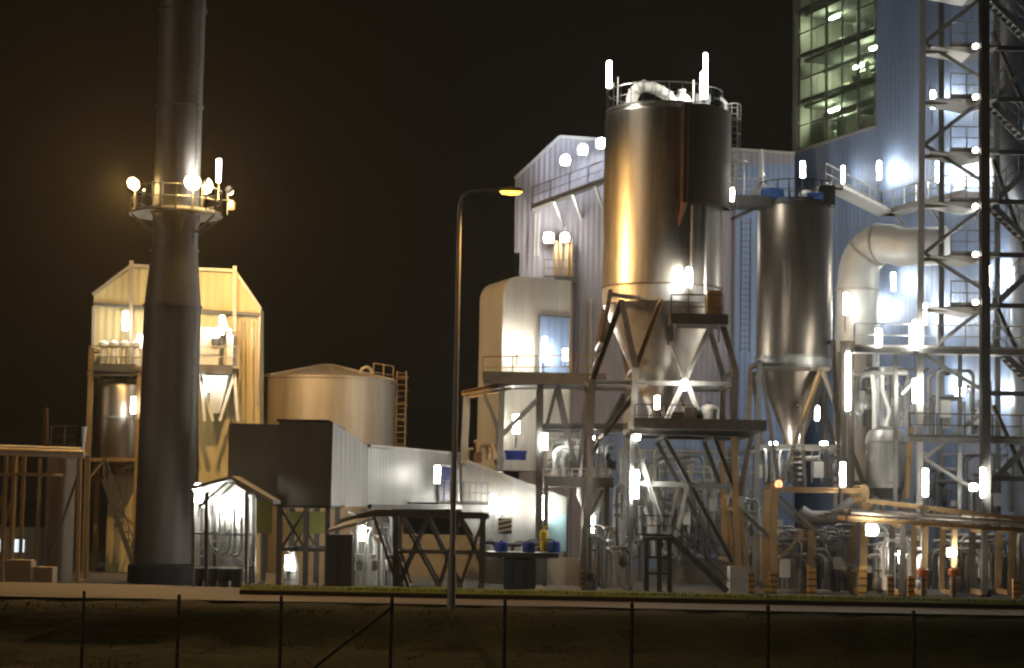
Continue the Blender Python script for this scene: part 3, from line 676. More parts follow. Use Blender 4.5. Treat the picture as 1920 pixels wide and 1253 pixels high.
clutter('pipe_manifold', 'white lit pipes and valves on the low grating platform under the steel V braces', 'pipework', 1030, 1150, 815, 892, PD, PD + 2.5, 20, 11)
clutter('pipe_manifold', 'brassy pipes on the outer end of the steel access platform beside the street lamp', 'pipework', 872, 938, 822, 862, PD - .2, PD + 2, 7, 12, 'steel_sand', 'rust')
clutter('pump_row', 'dark pumps and pipes on the ledge below the conveyor hood', 'machine', 905, 1035, 1012, 1040, 90, 91.2, 9, 13, 'cabinet_grey', 'blue_paint')
clutter('pipe_manifold', 'tangle of grey pipes behind the dark steel stair', 'pipework', 1150, 1320, 905, 1045, 94, 98, 34, 14, 'galvanised', 'cabinet_grey')
clutter('pipe_manifold', 'pipes and boxes by the wall behind the long silo diagonal', 'pipework', 1260, 1420, 915, 1040, 99, 102, 22, 15, 'insulation', 'cabinet_grey')
clutter('pipe_manifold', 'pipework below the screw conveyor inside the gold lit frame', 'pipework', 1455, 1600, 985, 1105, 88, 91, 30, 16, 'galvanised', 'steel_dark')
clutter('pipe_manifold', 'dense bright lit pipework under the gold lit pipe bridge', 'pipework', 1625, 1735, 985, 1105, 84, 88, 36, 17, 'insulation', 'steel_dark')
clutter('pipe_manifold', 'shadowy pipes under the far end of the gold lit pipe bridge', 'pipework', 1740, 1915, 1000, 1105, 85, 89, 34, 18, 'galvanised', 'rust')
clutter('pipe_manifold', 'white pipes and valves in front of the blue wall above the grey pressure vessel', 'pipework', 1590, 1715, 690, 800, 93, 98, 22, 19, 'insulation', 'white_paint')
clutter('pipe_manifold', 'thin pale risers and boxes behind the column under the beam platform', 'pipework', 1192, 1390, 838, 1000, 92.5, 96, 26, 31, 'steel_pale', 'galvanised')
clutter('pipe_manifold', 'low grey pumps and pipes left of the dark steel stair', 'pipework', 1100, 1200, 985, 1100, 86, 90, 14, 32, 'galvanised', 'cabinet_grey')
clutter('pipe_manifold', 'grey pipes beside the leg of the slim silo left of the portal frame', 'pipework', 1395, 1460, 905, 1090, 91, 96, 14, 33, 'insulation', 'steel_dark')
clutter('pipe_manifold', 'pale pipes climbing the blue wall between long walkway and lower walkway', 'pipework', 1715, 1860, 690, 815, 94, 96, 14, 34, 'insulation', 'galvanised')
clutter('pipe_manifold', 'pale pipes and boxes just above the pipe bridge behind the thick column', 'pipework', 1720, 1915, 850, 960, 92, 95, 18, 35, 'galvanised', 'cabinet_grey')
clutter('pipe_manifold', 'bright pipes clustered under the cone of the smaller silo', 'pipework', 1430, 1590, 835, 905, 94, 98, 18, 20, 'insulation', 'cabinet_grey')
cs = thing('cabinet', 'wide dark grey cabinet standing below the blue drums in front of the low wall', 'cabinet', P(975, 1105, 84))
MB().box2((X(945, 1070, 84), 84, YARD), (X(1003, 1070, 84), 85.5, Z(975, 1046, 84))).build('body', 'cabinet_grey', cs)
MB().box2((X(912, 1070, 84), 83.6, Z(975, 1045, 84)), (X(1046, 1070, 84), 86, Z(975, 1036, 84))).build('top_slab', 'steel_dark', cs)
for x in (952, 975, 997): MB().box2((X(x, 1070, 84) - .18, 83.95, YARD + .2), (X(x, 1070, 84) + .18, 83.98, Z(975, 1050, 84))).build('door', 'cabinet_grey', cs)
for i, (px, lb) in enumerate(((940, 'blue drum at the hood side end of the ledge'), (991, 'dark blue drum in the middle of the ledge below the hood'), (1038, 'blue drum at the silo side end of the ledge'))):
    c_ = P(px, 1036, 85); t = thing('blue_drum', lb, 'drum', c_, 'blue drums on the ledge')
    MB().lathe(c_, [(.26, 0), (.28, .05), (.28, .42), (.22, .48)], 18).build('shell', 'blue_paint', t, True); MB().lathe(c_, [(.281, .2), (.30, .2), (.30, .25), (.281, .25)], 18, cap=False).build('hoop', 'blue_paint', t); MB().lathe(c_, [(.05, .48), (.05, .54)], 8).build('cap', 'black_paint', t)
c_ = P(1019, 1034, 85); ye = thing('safety_shower', 'bright yellow safety shower post on the ledge in front of the hood', 'safety shower', c_)
MB().lathe(c_, [(.14, 0), (.14, .5), (.19, .55), (.19, .85), (.1, .95)], 14).build('body', 'yellow_paint', ye, True); MB().pipe([c_ + Vector((0, 0, .9)), c_ + Vector((0, 0, 1.05)), c_ + Vector((.15, 0, 1.1))], .05, 8).build('spout', 'yellow_paint', ye)
hz = thing('hazard_board', 'small board with slanted cream and black hazard stripes in front of the hood', 'sign', P(946, 985, 93))
MB().box2(P(934, 1001, 93), P(960, 972, 93.05)).build('board', 'black_paint', hz)
s_ = MB()
for k in range(3):
    a, b = 976 + k * 9, 981 + k * 9; s_.prism(pl((935, b), (959, b - 8 + 3), (959, a - 8 + 3), (935, a), D=92.97), (0, .02, 0))
s_.build('stripe', mat('cream_paint', (.75, .65, .4), .5), hz); MB().beam(P(946, 1001, 93.02), P(945, 1040, 93.02), .07).build('post', 'galvanised', hz)

# ------------------------------------------------------------------ big silo
S1 = 90.0; sx = X(1243, 400, S1); r1 = 112.5 * S1 / F
def s1z(py): return Z(1243, py, S1)
silo = thing('big_silo', 'large metal silo with gold left flank and white cone on braced steel legs', 'silo', (sx, S1, YARD))
zt1, zs1 = s1z(212), s1z(541)
MB().lathe((sx, S1, 0), [(r1, zs1), (r1, zt1 - .5), (r1 - .02, zt1 - .3)], 96, cap=False).build('shell', 'silo_metal', silo, True)
MB().lathe((sx, S1, 0), [(r1 - .02, zt1 - .29), (r1 - .15, zt1 - .05), (r1 - .5, zt1 + .08), (.2, zt1 + .3)], 96).build('roof', 'silo_metal', silo, True)
MB().lathe((sx, S1, 0), [(r1 - .05, zs1 - .09), (r1 + .05, zs1 - .09), (r1 + .05, zs1 - .01), (r1 - .05, zs1 - .01)], 96, cap=False).build('seam_ring', 'steel_brown', silo, True)
MB().lathe((sx, S1, 0), [(r1 - .01, s1z(575)), (r1 - .01, zs1 - .1)], 96, cap=False).build('skirt', 'hopper_metal', silo, True)
MB().lathe((sx, S1, 0), [(.55, s1z(790)), (.6, s1z(770)), (r1 - .03, s1z(576))], 72).build('cone', 'silo_cone', silo, True)
MB().lathe((sx, S1, 0), [(r1 + .36, s1z(396)), (r1 + .36, zt1 - .12), (r1 + .1, zt1 - .05)], 30, 282, 352, cap=False).add([], []).build('shade_shell', 'shade_and_feeder_brown', silo, True)  # shell shaped and coloured as the shadow on the silo's upper right
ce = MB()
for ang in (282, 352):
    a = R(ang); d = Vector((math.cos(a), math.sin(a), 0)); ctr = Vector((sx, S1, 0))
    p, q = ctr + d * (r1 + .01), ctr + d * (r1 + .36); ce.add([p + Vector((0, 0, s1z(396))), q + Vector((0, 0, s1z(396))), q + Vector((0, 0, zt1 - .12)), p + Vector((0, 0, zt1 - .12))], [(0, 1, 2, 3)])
ce.build('shade_shell_edge', 'shade_and_feeder_brown', silo)
cl_ = MB()
a = R(283); d = Vector((math.cos(a), math.sin(a), 0)); base = Vector((sx, S1, 0)) + d * (r1 + .44)
for s in (-.14, .14): cl_.beam(base + Vector((s, 0, s1z(400))), base + Vector((s, 0, zt1 - .3)), .05)
z = s1z(400)
while z < zt1 - .4: cl_.beam(base + Vector((-.14, 0, z)), base + Vector((.14, 0, z)), .04); z += .3
cl_.pipe([base + Vector((0, 0, s1z(397))), base + Vector((-.05, .1, s1z(410))), base + Vector((-.22, .25, s1z(440)))], [.16, .12, .05], 8)
cl_.build('cable_ladder', 'rust', silo)
for ang in (293, 309): 
    a = R(ang); d = Vector((math.cos(a), math.sin(a), 0)); q = Vector((sx, S1, 0)) + d * (r1 + .08); MB().pipe([q + Vector((0, 0, s1z(400))), q + Vector((0, 0, s1z(560)))], .07, 8).build('downpipe', 'hopper_metal', silo, True)
for k in range(1, 5):
    z = zs1 + (zt1 - .5 - zs1) * k / 5
    MB().lathe((sx, S1, z), [(r1 - .01, -.03), (r1 + .012, -.02), (r1 + .012, .02), (r1 - .01, .03)], 96, cap=False).build('weld_seam', 'silo_metal', silo, True)
# roof furniture
zr = zt1 + .02
n = 28; MB().rail([Vector((sx + (r1 - .05) * math.cos(2*math.pi*k/n), S1 + (r1 - .05) * math.sin(2*math.pi*k/n), zr - .1)) for k in range(n + 1)], 1.0, 1.4, .02).build('railing', 'galvanised', silo)
q = P(1183, 208, S1 - .9)
dpts = [Vector((q.x + a, q.y, zr + b)) for a, b in ((0, -.1), (.04, .45), (.14, .75), (.32, .98), (.6, 1.06), (1.0, 1.0), (1.4, .82), (1.75, .6), (1.95, .3), (2.0, -.05))]
MB().pipe(dpts, .27, 16).build('roof_duct', 'white_paint', silo, True)
for k in range(2, 8):
    d_ = (dpts[k + 1] - dpts[k - 1]).normalized(); MB().pipe([dpts[k] - d_ * .04, dpts[k] + d_ * .04], .31, 16).build('duct_band', 'steel_pale', silo, True)
q = P(1278, 190, S1 - .5)
MB().lathe((q.x, q.y, zr), [(.5, 0), (.5, .5), (.35, .7), (.2, .8), (.2, 1.0)], 18).build('roof_filter', 'insulation', silo, True)
MB().box((q.x + 1.0, q.y + .2, zr + .45), (.7, .6, .75)).build('roof_box', 'cabinet_grey', silo)
pk = MB()
for px, h in ((1158, 1.5), (1150, 1.2), (1300, 1.4), (1312, 1.3)):
    w = P(px, 200, S1 - .8); pk.beam((w.x, w.y, zr - .1), (w.x, w.y, zr + h), .06)
pk.build('roof_post', 'steel_pale', silo)
# ladder with cage on its right flank
def caged_ladder(name, label, x, y, z0, z1, cat='ladder', mt='steel_pale', cage=True, face=(0, -1)):
    t = thing(name, label, cat, (x, y, z0)); q = MB()
    for s in (-.22, .22): q.pipe([(x + s, y, z0), (x + s, y, z1)], .03, 6)
    z = z0 + .15
    while z < z1: q.beam((x - .22, y, z), (x + .22, y, z), .03); z += .3
    q.build('ladder_frame', mt, t)
    if cage:
        q = MB(); z = z0 + 2.2; hs = [math.pi * k / 8 for k in range(9)]
        while z < z1 + .05: q.pipe([(x + .36 * math.cos(a), y - .72 * math.sin(a), z) for a in hs], .022, 4); z += .7
        for a in hs[1:-1:2]: q.beam((x + .36 * math.cos(a), y - .72 * math.sin(a), z0 + 2.2), (x + .36 * math.cos(a), y - .72 * math.sin(a), z1), .03)
        q.build('cage', mt, t)
    return t
caged_ladder('caged_ladder', 'pale caged ladder rising past the roof edge of the big silo', X(1372, 300, S1) , S1 - .3, s1z(395), s1z(200))
caged_ladder('caged_ladder', 'thin dark ladder with rest hoops on the blue wall between the two silos', X(1398, 500, 95), 95, Z(1398, 660, 95), Z(1398, 410, 95), mt='steel_dark', cage=False)
for k, py in enumerate((450, 495, 535, 575, 612)): pass
dp = P(1360, 300, S1 - .4)
o = MB().pipe([(dp.x, dp.y, s1z(345)), (dp.x, dp.y, s1z(195)), (dp.x - .25, dp.y, s1z(186))], .10, 10).build('downpipe', 'insulation', at=(dp.x, dp.y, s1z(345)), smooth=True); o.parent = None
tag(o, 'shiny pale pipe running down the right flank of the big silo', 'pipe')

# support frame of the big silo
fr1 = thing('silo_frame', 'tall braced steel leg frame carrying the big silo', 'steel frame', (sx, S1, YARD))
W = 'steel_brown'
f0 = S1 - 2.9
members(fr1, W, [
    ('leg', (1165, 565, f0), (1112, 712, f0), .26), ('leg', (1165, 565, f0), (1192, 690, f0), .26), ('leg', (1240, 560, f0), (1192, 690, f0), .24, 'steel_sand'), ('leg', (1145, 545, f0), (1128, 640, f0), .2),
    ('column', (1192, 690, f0), (1186, 805, f0), .3, 'steel_pale'), ('ring_beam', (1095, 717, f0), (1372, 720, f0), .2, 'steel_pale'),
    ('brace', (1258, 640, f0), (1312, 780, f0), .2, 'white_paint'), ('brace', (1335, 605, f0), (1246, 795, f0), .22, 'white_paint'),
    ('leg', (1352, 600, f0), (1380, 695, f0), .24), ('column', (1380, 695, f0), (1376, 805, f0), .26), ('column', (1110, 712, f0), (1100, 1112, f0), .28), ('brace', (1190, 740, f0), (1135, 815, f0), .2),
    ('platform_beam', (1186, 806, f0), (1408, 812, f0), .42, 'steel_dark'),
    ('brace', (1246, 820, f0), (1372, 1052, f0), .2, 'steel_dark'), ('brace', (1340, 820, f0), (1382, 930, f0), .2), ('brace', (1408, 820, f0), (1386, 930, f0), .2), ('column', (1376, 818, f0), (1384, 1065, f0), .26, 'steel_sand'), ('leg', (1388, 955, f0), (1400, 1070, f0), .2, 'steel_sand'),
    ('ring_beam', (1205, 906, f0), (1372, 912, f0), .22, 'galvanised'), ('brace', (1186, 815, f0), (1240, 980, f0), .2, 'galvanised'), ('brace', (1290, 905, f0), (1262, 1040, f0), .16, 'galvanised'), ('column', (1186, 815, f0), (1182, 1110, f0), .2, 'galvanised'),
    ('brace', (1392, 960, f0), (1440, 1005, f0), .16, 'steel_dark')], 5.0)
MB().box2(P(1190, 803, f0 - .7), P(1406, 798, f0 + 5.5)).build('deck', 'grating', fr1)
MB().rail([P(1190, 800, f0 - .6), P(1300, 802, f0 - .6)], 1.0, 1.2).build('railing', 'steel_brown', fr1)
MB().box2((X(1366, 1090, f0), f0 - .6, YARD), (X(1398, 1090, f0), f0 + .6, Z(1382, 1062, f0))).build('plinth', 'concrete_grey', fr1)
mp_ = thing('service_platform', 'dark railed service platform wrapped round the seam at the front of the big silo', 'platform', P(1300, 600, f0 - .6))
MB().box2(P(1258, 607, f0 - 1.2), P(1356, 598, f0 + 1)).build('deck', 'steel_dark', mp_); MB().rail([P(1258, 600, f0 - 1.15), P(1355, 601, f0 - 1.15)], 1.15, .8, .03).build('railing', 'steel_brown', mp_)
for px in (1265, 1348): MB().beam(P(px, 606, f0 - 1), P(px, 640, f0 + .3), .1).build('bracket', 'steel_brown', mp_)
MB().box2(P(1325, 590, f0 - .9), P(1350, 548, f0 - .2)).build('control_box', 'steel_sand', mp_)
MB().box2(P(1240, 792, f0 + .2), P(1300, 775, f0 + 1.2)).box2(P(1285, 790, f0 - .2), P(1305, 765, f0 + .3)).build('feeder', 'shade_and_feeder_brown', fr1)
wt = P(1330, 800, f0 + .3); t_ = thing('water_tank', 'small pale cylindrical tank on the beam platform under the silo', 'tank', wt)
MB().lathe(wt, [(.42, .05), (.44, .1), (.44, .8), (.3, .95), (.1, 1.0)], 24).build('shell', 'white_paint', t_, True); MB().lathe(wt, [(.1, 1.0), (.1, 1.15)], 10).build('cap', 'steel_dark', t_)

ef = thing('equipment_frame', 'pale grey open steel frame of thin posts and beams behind the big silo legs', 'steel frame', P(1310, 1108, 97))
sg = []
for y in (845, 885, 925, 975, 1020): sg.append(('beam', (1165, y, 97), (1428, y + 4, 97), .14))
for x in (1165, 1206, 1248, 1290, 1332, 1374, 1424): sg.append(('post', (x, 840, 97), (x - 3, 1108, 97), .15))
for x in (1206, 1290, 1374): sg += [('brace', (x - 40, 925, 97), (x, 975, 97), .08), ('brace', (x, 1020, 97), (x + 40, 975, 97), .08)]
members(ef, 'galvanised', sg, 1.8)
MB().rail([P(1165, 885, 96.9), P(1428, 889, 96.9)], 1.1, 1.2, .025).build('railing', 'steel_pale', ef)
# dark stair by the verge
sd_ = thing('steel_stair', 'dark brown steel stair and landing descending towards the column plinth', 'stair', P(1240, 1105, 83))
D_ = 83
MB().box2(P(1205, 1013, D_), P(1262, 1006, D_ + 2)).build('landing', 'steel_dark', sd_)
for px in (1212, 1236, 1255): MB().beam(P(px, 1012, D_ + .15), P(px, 1112, D_ + .15), .2).build('post', 'steel_dark', sd_)
for yy in (0, 1.1):
    MB().beam(P(1258, 1008, D_ + yy), P(1364, 1110, D_ + yy), .10, .26).build('stringer', 'steel_dark', sd_)
    MB().beam(P(1262, 985, D_ + yy), P(1368, 1090, D_ + yy), .06).build('handrail', 'steel_dark', sd_)
for k in range(13): q = P(1262 + k * 8, 1012 + k * 7.7, D_ + .55); MB().box(q, (.26, 1.0, .04)).build('tread', 'steel_dark', sd_)
MB().rail([P(1205, 1006, D_ + .05), P(1260, 1007, D_ + .05)], .9, .6).build('railing', 'steel_dark', sd_)
for py in (1045, 1075): MB().beam(P(1212, py, D_ + .15), P(1255, py + 1, D_ + .15), .1).build('beam', 'steel_dark', sd_)

# ------------------------------------------------------------------ smaller silo
S2 = 95.0; sx2 = X(1490, 530, S2); r2 = 70.5 * S2 / F
def s2z(py): return Z(1490, py, S2)
sl2 = thing('small_silo', 'slim dark shiny silo with blue motors on its roof and tapering cone', 'silo', (sx2, S2, YARD))
MB().lathe((sx2, S2, 0), [(r2, s2z(672)), (r2, s2z(392))], 80, cap=False).build('shell', 'silo_brushed', sl2, True)
MB().lathe((sx2, S2, 0), [(r2 - .1, s2z(391)), (r2 + .1, s2z(391)), (r2 + .1, s2z(385)), (.1, s2z(382))], 64).build('roof', 'steel_dark', sl2, True)
for py in (672, 690): MB().lathe((sx2, S2, s2z(py)), [(r2 - .08, -.07), (r2 + .09, -.07), (r2 + .09, .05), (r2 - .08, .05)], 64, cap=False).build('flange', 'galvanised', sl2, True)
MB().lathe((sx2, S2, 0), [(.25, s2z(850)), (.3, s2z(840)), (r2 - .02, s2z(692))], 64).build('cone', 'silo_brushed', sl2, True)
MB().lathe((sx2, S2, 0), [(r2 - .01, s2z(691.5)), (r2 - .01, s2z(673))], 64, cap=False).build('skirt', 'hopper_metal', sl2, True)
n = 20; MB().rail([Vector((sx2 + r2 * math.cos(2*math.pi*k/n), S2 + r2 * math.sin(2*math.pi*k/n), s2z(384))) for k in range(n + 1)], 1.0, 1.2, .025).build('railing', 'steel_dark', sl2)
f2 = S2 - 1.95
fr2 = thing('silo_frame', 'steel leg frame with gold lit diagonals carrying the slim silo', 'steel frame', (sx2, S2, YARD))
members(fr2, 'steel_brown', [('leg', (1424, 680, f2), (1412, 1108, f2), .24, 'galvanised'), ('leg', (1428, 690, f2), (1460, 905, f2), .18), ('leg', (1540, 690, f2), (1500, 800, f2), .24, 'steel_sand'), ('leg', (1540, 690, f2), (1618, 905, f2), .22),
    ('leg', (1500, 800, f2), (1466, 905, f2), .18), ('leg', (1500, 760, f2), (1510, 910, f2), .16), ('beam', (1424, 692, f2), (1556, 692, f2), .2), ('leg', (1562, 640, f2), (1575, 905, f2), .2), ('beam', (1425, 838, f2), (1590, 838, f2), .2, 'white_paint')], 3.6)
bp_ = MB()
for k in range(6): bp_.box(P(1495, 850 + k * 11, f2 + .4), (.42, .3, .16))
bp_.build('feeder', 'shade_and_feeder_brown', fr2)
# roof machines of the slim silo and bridge between silos
rb = thing('roof_bridge', 'dark walkway bridge between the roofs of the two silos', 'walkway', P(1395, 385, S2 - 1))
MB().box2(P(1352, 385, S2 - 1.6), P(1440, 375, S2 - .2)).build('deck', 'steel_dark', rb); MB().rail([P(1352, 376, S2 - 1.55), P(1440, 377, S2 - 1.55)], 1.1, .9, .03).build('railing', 'steel_pale', rb)
MB().beam(P(1370, 412, S2 - .9), P(1425, 386, S2 - .9), .18).build('brace', 'steel_dark', rb)
def machine(px, py, D, lb, s=1.0):
    q = P(px, py, D); t = thing('roof_fan', lb, 'machine', q, 'blue motor fans on the slim silo roof')
    MB().lathe(q, [(.35 * s, 0), (.38 * s, .1), (.38 * s, .5 * s), (.2, .7 * s)], 18).build('casing', 'white_paint', t, True)
    m = MB(); m.lathe((0, 0, 0), [(.02, -.42 * s), (.2 * s, -.4 * s), (.22 * s, 0), (.2 * s, .4 * s), (.02, .42 * s)], 16); m.v = [q + Vector((k.z + .35, k.x - .45, k.y + .35 * s)) for k in m.v]; m.build('motor', 'motor_blue', t, True)
    return t
machine(1432, 384, S2 - .9, 'white fan with large blue motor on the bridge end of the slim silo roof', 1.4)
machine(1512, 384, S2 - 1.1, 'smaller white fan with blue motor beside the roof lamp of the slim silo', 1.0)
vp = P(1427, 380, S2 - .4); o = MB().pipe([vp, vp + Vector((0, 0, 1.6)), P(1428, 280, S2 - .4)], [.2, .12, .06], 10).build('vent_pipe', 'white_paint', at=vp, smooth=True); tag(o, 'thin white vent pipe standing above the silo bridge', 'pipe')
hb = thing('hoist_box', 'dark hoist with hook arm at the outer roof edge of the slim silo', 'hoist', P(1545, 384, S2 - .9))
MB().box2(P(1535, 384, S2 - 1.2), P(1562, 352, S2 - .5)).build('body', 'steel_dark', hb); MB().beam(P(1545, 352, S2 - .9), P(1580, 355, S2 - .9), .1).build('arm', 'steel_dark', hb); MB().beam(P(1528, 384, S2 - .8), P(1528, 352, S2 - .8), .12).build('post', 'steel_brown', hb)
caged_ladder('caged_ladder', 'pale caged ladder and hoops above the walkway bridge beside the big silo', X(1388, 330, S2), S2 + .4, Z(1388, 384, S2), Z(1388, 285, S2))

# ------------------------------------------------------------------ gold-lit frame with screw conveyor
YD = 86.5
yf = thing('screw_conveyor', 'gold lit portal frame holding an inclined screw conveyor below the slim silo', 'conveyor', P(1535, 1110, YD))
members(yf, 'steel_sand', [('column', (1452, 912, YD), (1448, 1112, YD), .3), ('column', (1622, 915, YD), (1616, 1112, YD), .32), ('beam', (1446, 917, YD), (1626, 921, YD), .22), ('brace', (1460, 930, YD), (1608, 1070, YD), .16, 'steel_dark'), ('column', (1520, 985, YD + 1), (1520, 1112, YD + 1), .3), ('brace', (1465, 1045, YD), (1505, 1000, YD), .12), ('brace', (1455, 1010, YD), (1520, 1060, YD), .1, 'steel_dark')], 2.6)
for off, r in ((0, .34),):
    MB().pipe([P(1500, 960, YD + .9), P(1520, 972, YD + .9), P(1560, 972, YD + .9), P(1600, 945, YD + 1.2)], r, 16).build('screw_tube', 'flue_grey', yf, True)
for k in range(5): c_ = P(1525 + k * 15, 972 - k * 4, YD + .9); MB().lathe(c_, [(.36, -.05), (.40, -.05), (.40, .05), (.36, .05)], 16, cap=False).build('band', 'steel_dark', yf)
ol = P(1460, 908, YD - .3); t = thing('beacon', 'round orange warning lamp on the corner of the gold lit frame', 'beacon', ol)
MB().lathe(ol, [(.05, -.14), (.15, -.12), (.17, .06), (.08, .18)], 14).build('lens', 'beacon_glow', t, True); MB().lathe(ol, [(.17, -.2), (.17, -.14)], 14).build('base', 'steel_dark', t)

# ------------------------------------------------------------------ tall building with glazed corner, oblique blue wall
K0 = Vector((X(1491, 200, 122), 122, 0)); K1v = Vector((X(1643, 200, 113), 113, 0)); dB = (K1v - K0).normalized()
def hit(px, py):   # point of the oblique wall plane seen at a pixel
    q = P(px, py, 100); o = Vector((0, 0, CZ)); r = q - o; nB = Vector((dB.y, -dB.x, 0)); k = (K0 - Vector((0, 0, 0)) - Vector((o.x, o.y, 0))).dot(nB) / r.dot(nB); return o + r * k
nB = Vector((-dB.y, dB.x, 0));  nB = nB if nB.y < 0 or nB.x < 0 else -nB
inB = -nB
K1 = hit(1643, 200); s_w = (Vector((K1.x, K1.y, 0)) - K0).length
s_end = s_w + 30
zwin = hit(1495, 285).z; ZT = 46.0
cladding('clad_tower', (.22, .30, .47), along=dB, pitch=.45, panel=1.35, vary=.16)
tb = thing('turbine_hall', 'tall blue clad tower block with a glazed corner glowing green inside', 'building', (K0.x, K0.y, YARD))
def wallq(name, mt, a, b, z0, z1, th=.3, out=0):
    p, q = K0 + dB * a + nB * out, K0 + dB * b + nB * out
    return MB().prism([Vector((p.x, p.y, z0)), Vector((q.x, q.y, z0)), Vector((q.x, q.y, z1)), Vector((p.x, p.y, z1))], inB * th).build(name, mt, tb)
wallq('wall', 'clad_tower', 0, s_w, YARD, zwin); wallq('wall', 'clad_tower', s_w + .002, s_end, YARD, ZT)
MB().beam(K0 + Vector((0, 0, zwin)), K0 + Vector((0, 0, ZT)), .35).build('corner_post', 'steel_dark', tb)
MB().beam(K0 + nB * .06 + Vector((0, 0, zwin)), K0 + dB * s_w + nB * .06 + Vector((0, 0, zwin)), .14).build('flashing', 'steel_pale', tb)
gm = bpy.data.materials.new('green_glass'); gm.use_nodes = True; n_, l_ = nodes_of(gm); n_.remove(n_['Principled BSDF'])
tr_ = n_.new('ShaderNodeBsdfTransparent'); tr_.inputs[0].default_value = (.76, .84, .72, 1); gl_ = n_.new('ShaderNodeBsdfGlossy'); gl_.inputs[0].default_value = (.8, .9, .85, 1); gl_.inputs[1].default_value = .06
mx_ = n_.new('ShaderNodeMixShader'); mx_.inputs[0].default_value = .10; l_.new(tr_.outputs[0], mx_.inputs[1]); l_.new(gl_.outputs[0], mx_.inputs[2]); l_.new(mx_.outputs[0], n_['Material Output'].inputs[0]); M['green_glass'] = gm
win = wallq('window', 'green_glass', .2, s_w - .1, zwin + .05, ZT, .03, -.12)
ml = MB(); 
for k in range(0, 6):
    a = .15 + (s_w - .25) * k / 5; p = K0 + dB * a + nB * .02; ml.beam(p + Vector((0, 0, zwin)), p + Vector((0, 0, ZT)), .08 if k % 2 else .16)
zz = zwin + .1
while zz < ZT: ml.beam(K0 + dB * .1 + nB * .03 + Vector((0, 0, zz)), K0 + dB * s_w + nB * .03 + Vector((0, 0, zz)), .06); zz += 1.5
ml.build('frame', 'steel_dark', win)
for k in range(5):
    z = zwin + .1 + k * 3.0
    p = K0 + dB * .3 + inB * .5; q = K0 + dB * (s_w - .1) + inB * .5
    MB().prism([p + Vector((0, 0, z - .2)), q + Vector((0, 0, z - .2)), q + Vector((0, 0, z)), p + Vector((0, 0, z))], inB * (6 if k else 8)).build('floor_slab', 'concrete_grey', tb)
    if k:
        MB().beam(p + nB * .15 + Vector((0, 0, z + .2)), q + nB * .15 + Vector((0, 0, z + .0)), .24).build('edge_beam', 'steel_dark', tb)
p = K0 + dB * .3 + inB * 8; q = K0 + dB * (s_w) + inB * 8
MB().prism([p + Vector((0, 0, zwin)), q + Vector((0, 0, zwin)), q + Vector((0, 0, ZT)), p + Vector((0, 0, ZT))], inB * .2).build('inner_wall', mat('inner_green', (.42, .46, .36), .7, 0, .5, 1.0), tb)
p = K0 + dB * (s_w + .05); MB().prism([p + inB * .32 + Vector((0, 0, zwin)), p + inB * 8 + Vector((0, 0, zwin)), p + inB * 8 + Vector((0, 0, ZT)), p + inB * .32 + Vector((0, 0, ZT))], dB * .2).build('inner_wall', 'inner_green', tb)
MB().prism([K0 + dB * -.1 + inB * .3 + Vector((0, 0, zwin)), K0 + dB * -.1 + inB * 8 + Vector((0, 0, zwin)), K0 + dB * -.1 + inB * 8 + Vector((0, 0, ZT)), K0 + dB * -.1 + inB * .3 + Vector((0, 0, ZT))], dB * .2).build('side_wall', 'clad_dark', tb)
lb_ = MB(); lb_.prism([K0 + dB * -.15 + inB * .3 + Vector((0, 0, YARD)), K0 + dB * -.15 + inB * 14 + Vector((0, 0, YARD)), K0 + dB * -.15 + inB * 14 + Vector((0, 0, zwin)), K0 + dB * -.15 + inB * .3 + Vector((0, 0, zwin))], dB * .2); lb_.build('side_wall', 'clad_blue', tb)
random.seed(21)
for k in range(60):
    fl_ = random.randrange(4); a = random.uniform(.8, s_w - .8); d_ = random.uniform(1.5, 6.5); h = random.uniform(.6, 2.3); w = random.uniform(.2, .9)
    b_ = K0 + dB * a + inB * d_; z = zwin + .1 + fl_ * 3
    if random.random() < .5: MB().lathe((b_.x, b_.y, z), [(w * .5, 0), (w * .5, h), (w * .2, h + .15)], 12).build('process_vessel', random.choice(('inner_green', 'insulation', 'cabinet_grey')), tb, True)
    else: MB().box((b_.x, b_.y, z + h / 2), (w, w, h), .4).build('control_cabinet', random.choice(('cabinet_grey', 'inner_green', 'steel_dark')), tb)
for k in range(10):
    fl_ = random.randrange(4); d_ = random.uniform(1.5, 6.5); z = zwin + .1 + fl_ * 3 + random.uniform(1.4, 2.4); p = K0 + dB * .8 + inB * d_; q = K0 + dB * (s_w - .8) + inB * d_
    MB().pipe([p + Vector((0, 0, z)), q + Vector((0, 0, z))], random.uniform(.06, .18), 8).build('ceiling_pipe', random.choice(('insulation', 'galvanised')), tb, True)
lit('inner_tube', (1, 1, .82), 300)
ip = None; il = 0
for k in range(4):
    for j, a in enumerate((.22, .72)):
        z = zwin + 2.55 + k * 3.0; c_ = K0 + dB * (s_w * a) + inB * (1.6 + 1.8 * ((k + j) % 2)) + Vector((0, 0, z)); il += 1
        wd = ('lowest', 'second', 'third', 'fourth')[k] + ' floor behind the green glass, ' + ('near the dark corner post' if j == 0 else 'towards the blue wall')
        if ip is None:
            ip = thing('ceiling_lamp', 'ceiling lamp on the ' + wd, 'lamp', c_, 'ceiling lamps inside the glazed corner')
            MB().beam(c_ - dB * .5, c_ + dB * .5, .14, .1).build('tube', 'inner_tube', ip); MB().beam(c_ - dB * .55 + Vector((0, 0, .08)), c_ + dB * .55 + Vector((0, 0, .08)), .2, .05).build('housing', 'white_paint', ip)
        else: dup(ip, c_, 'ceiling lamp on the ' + wd)

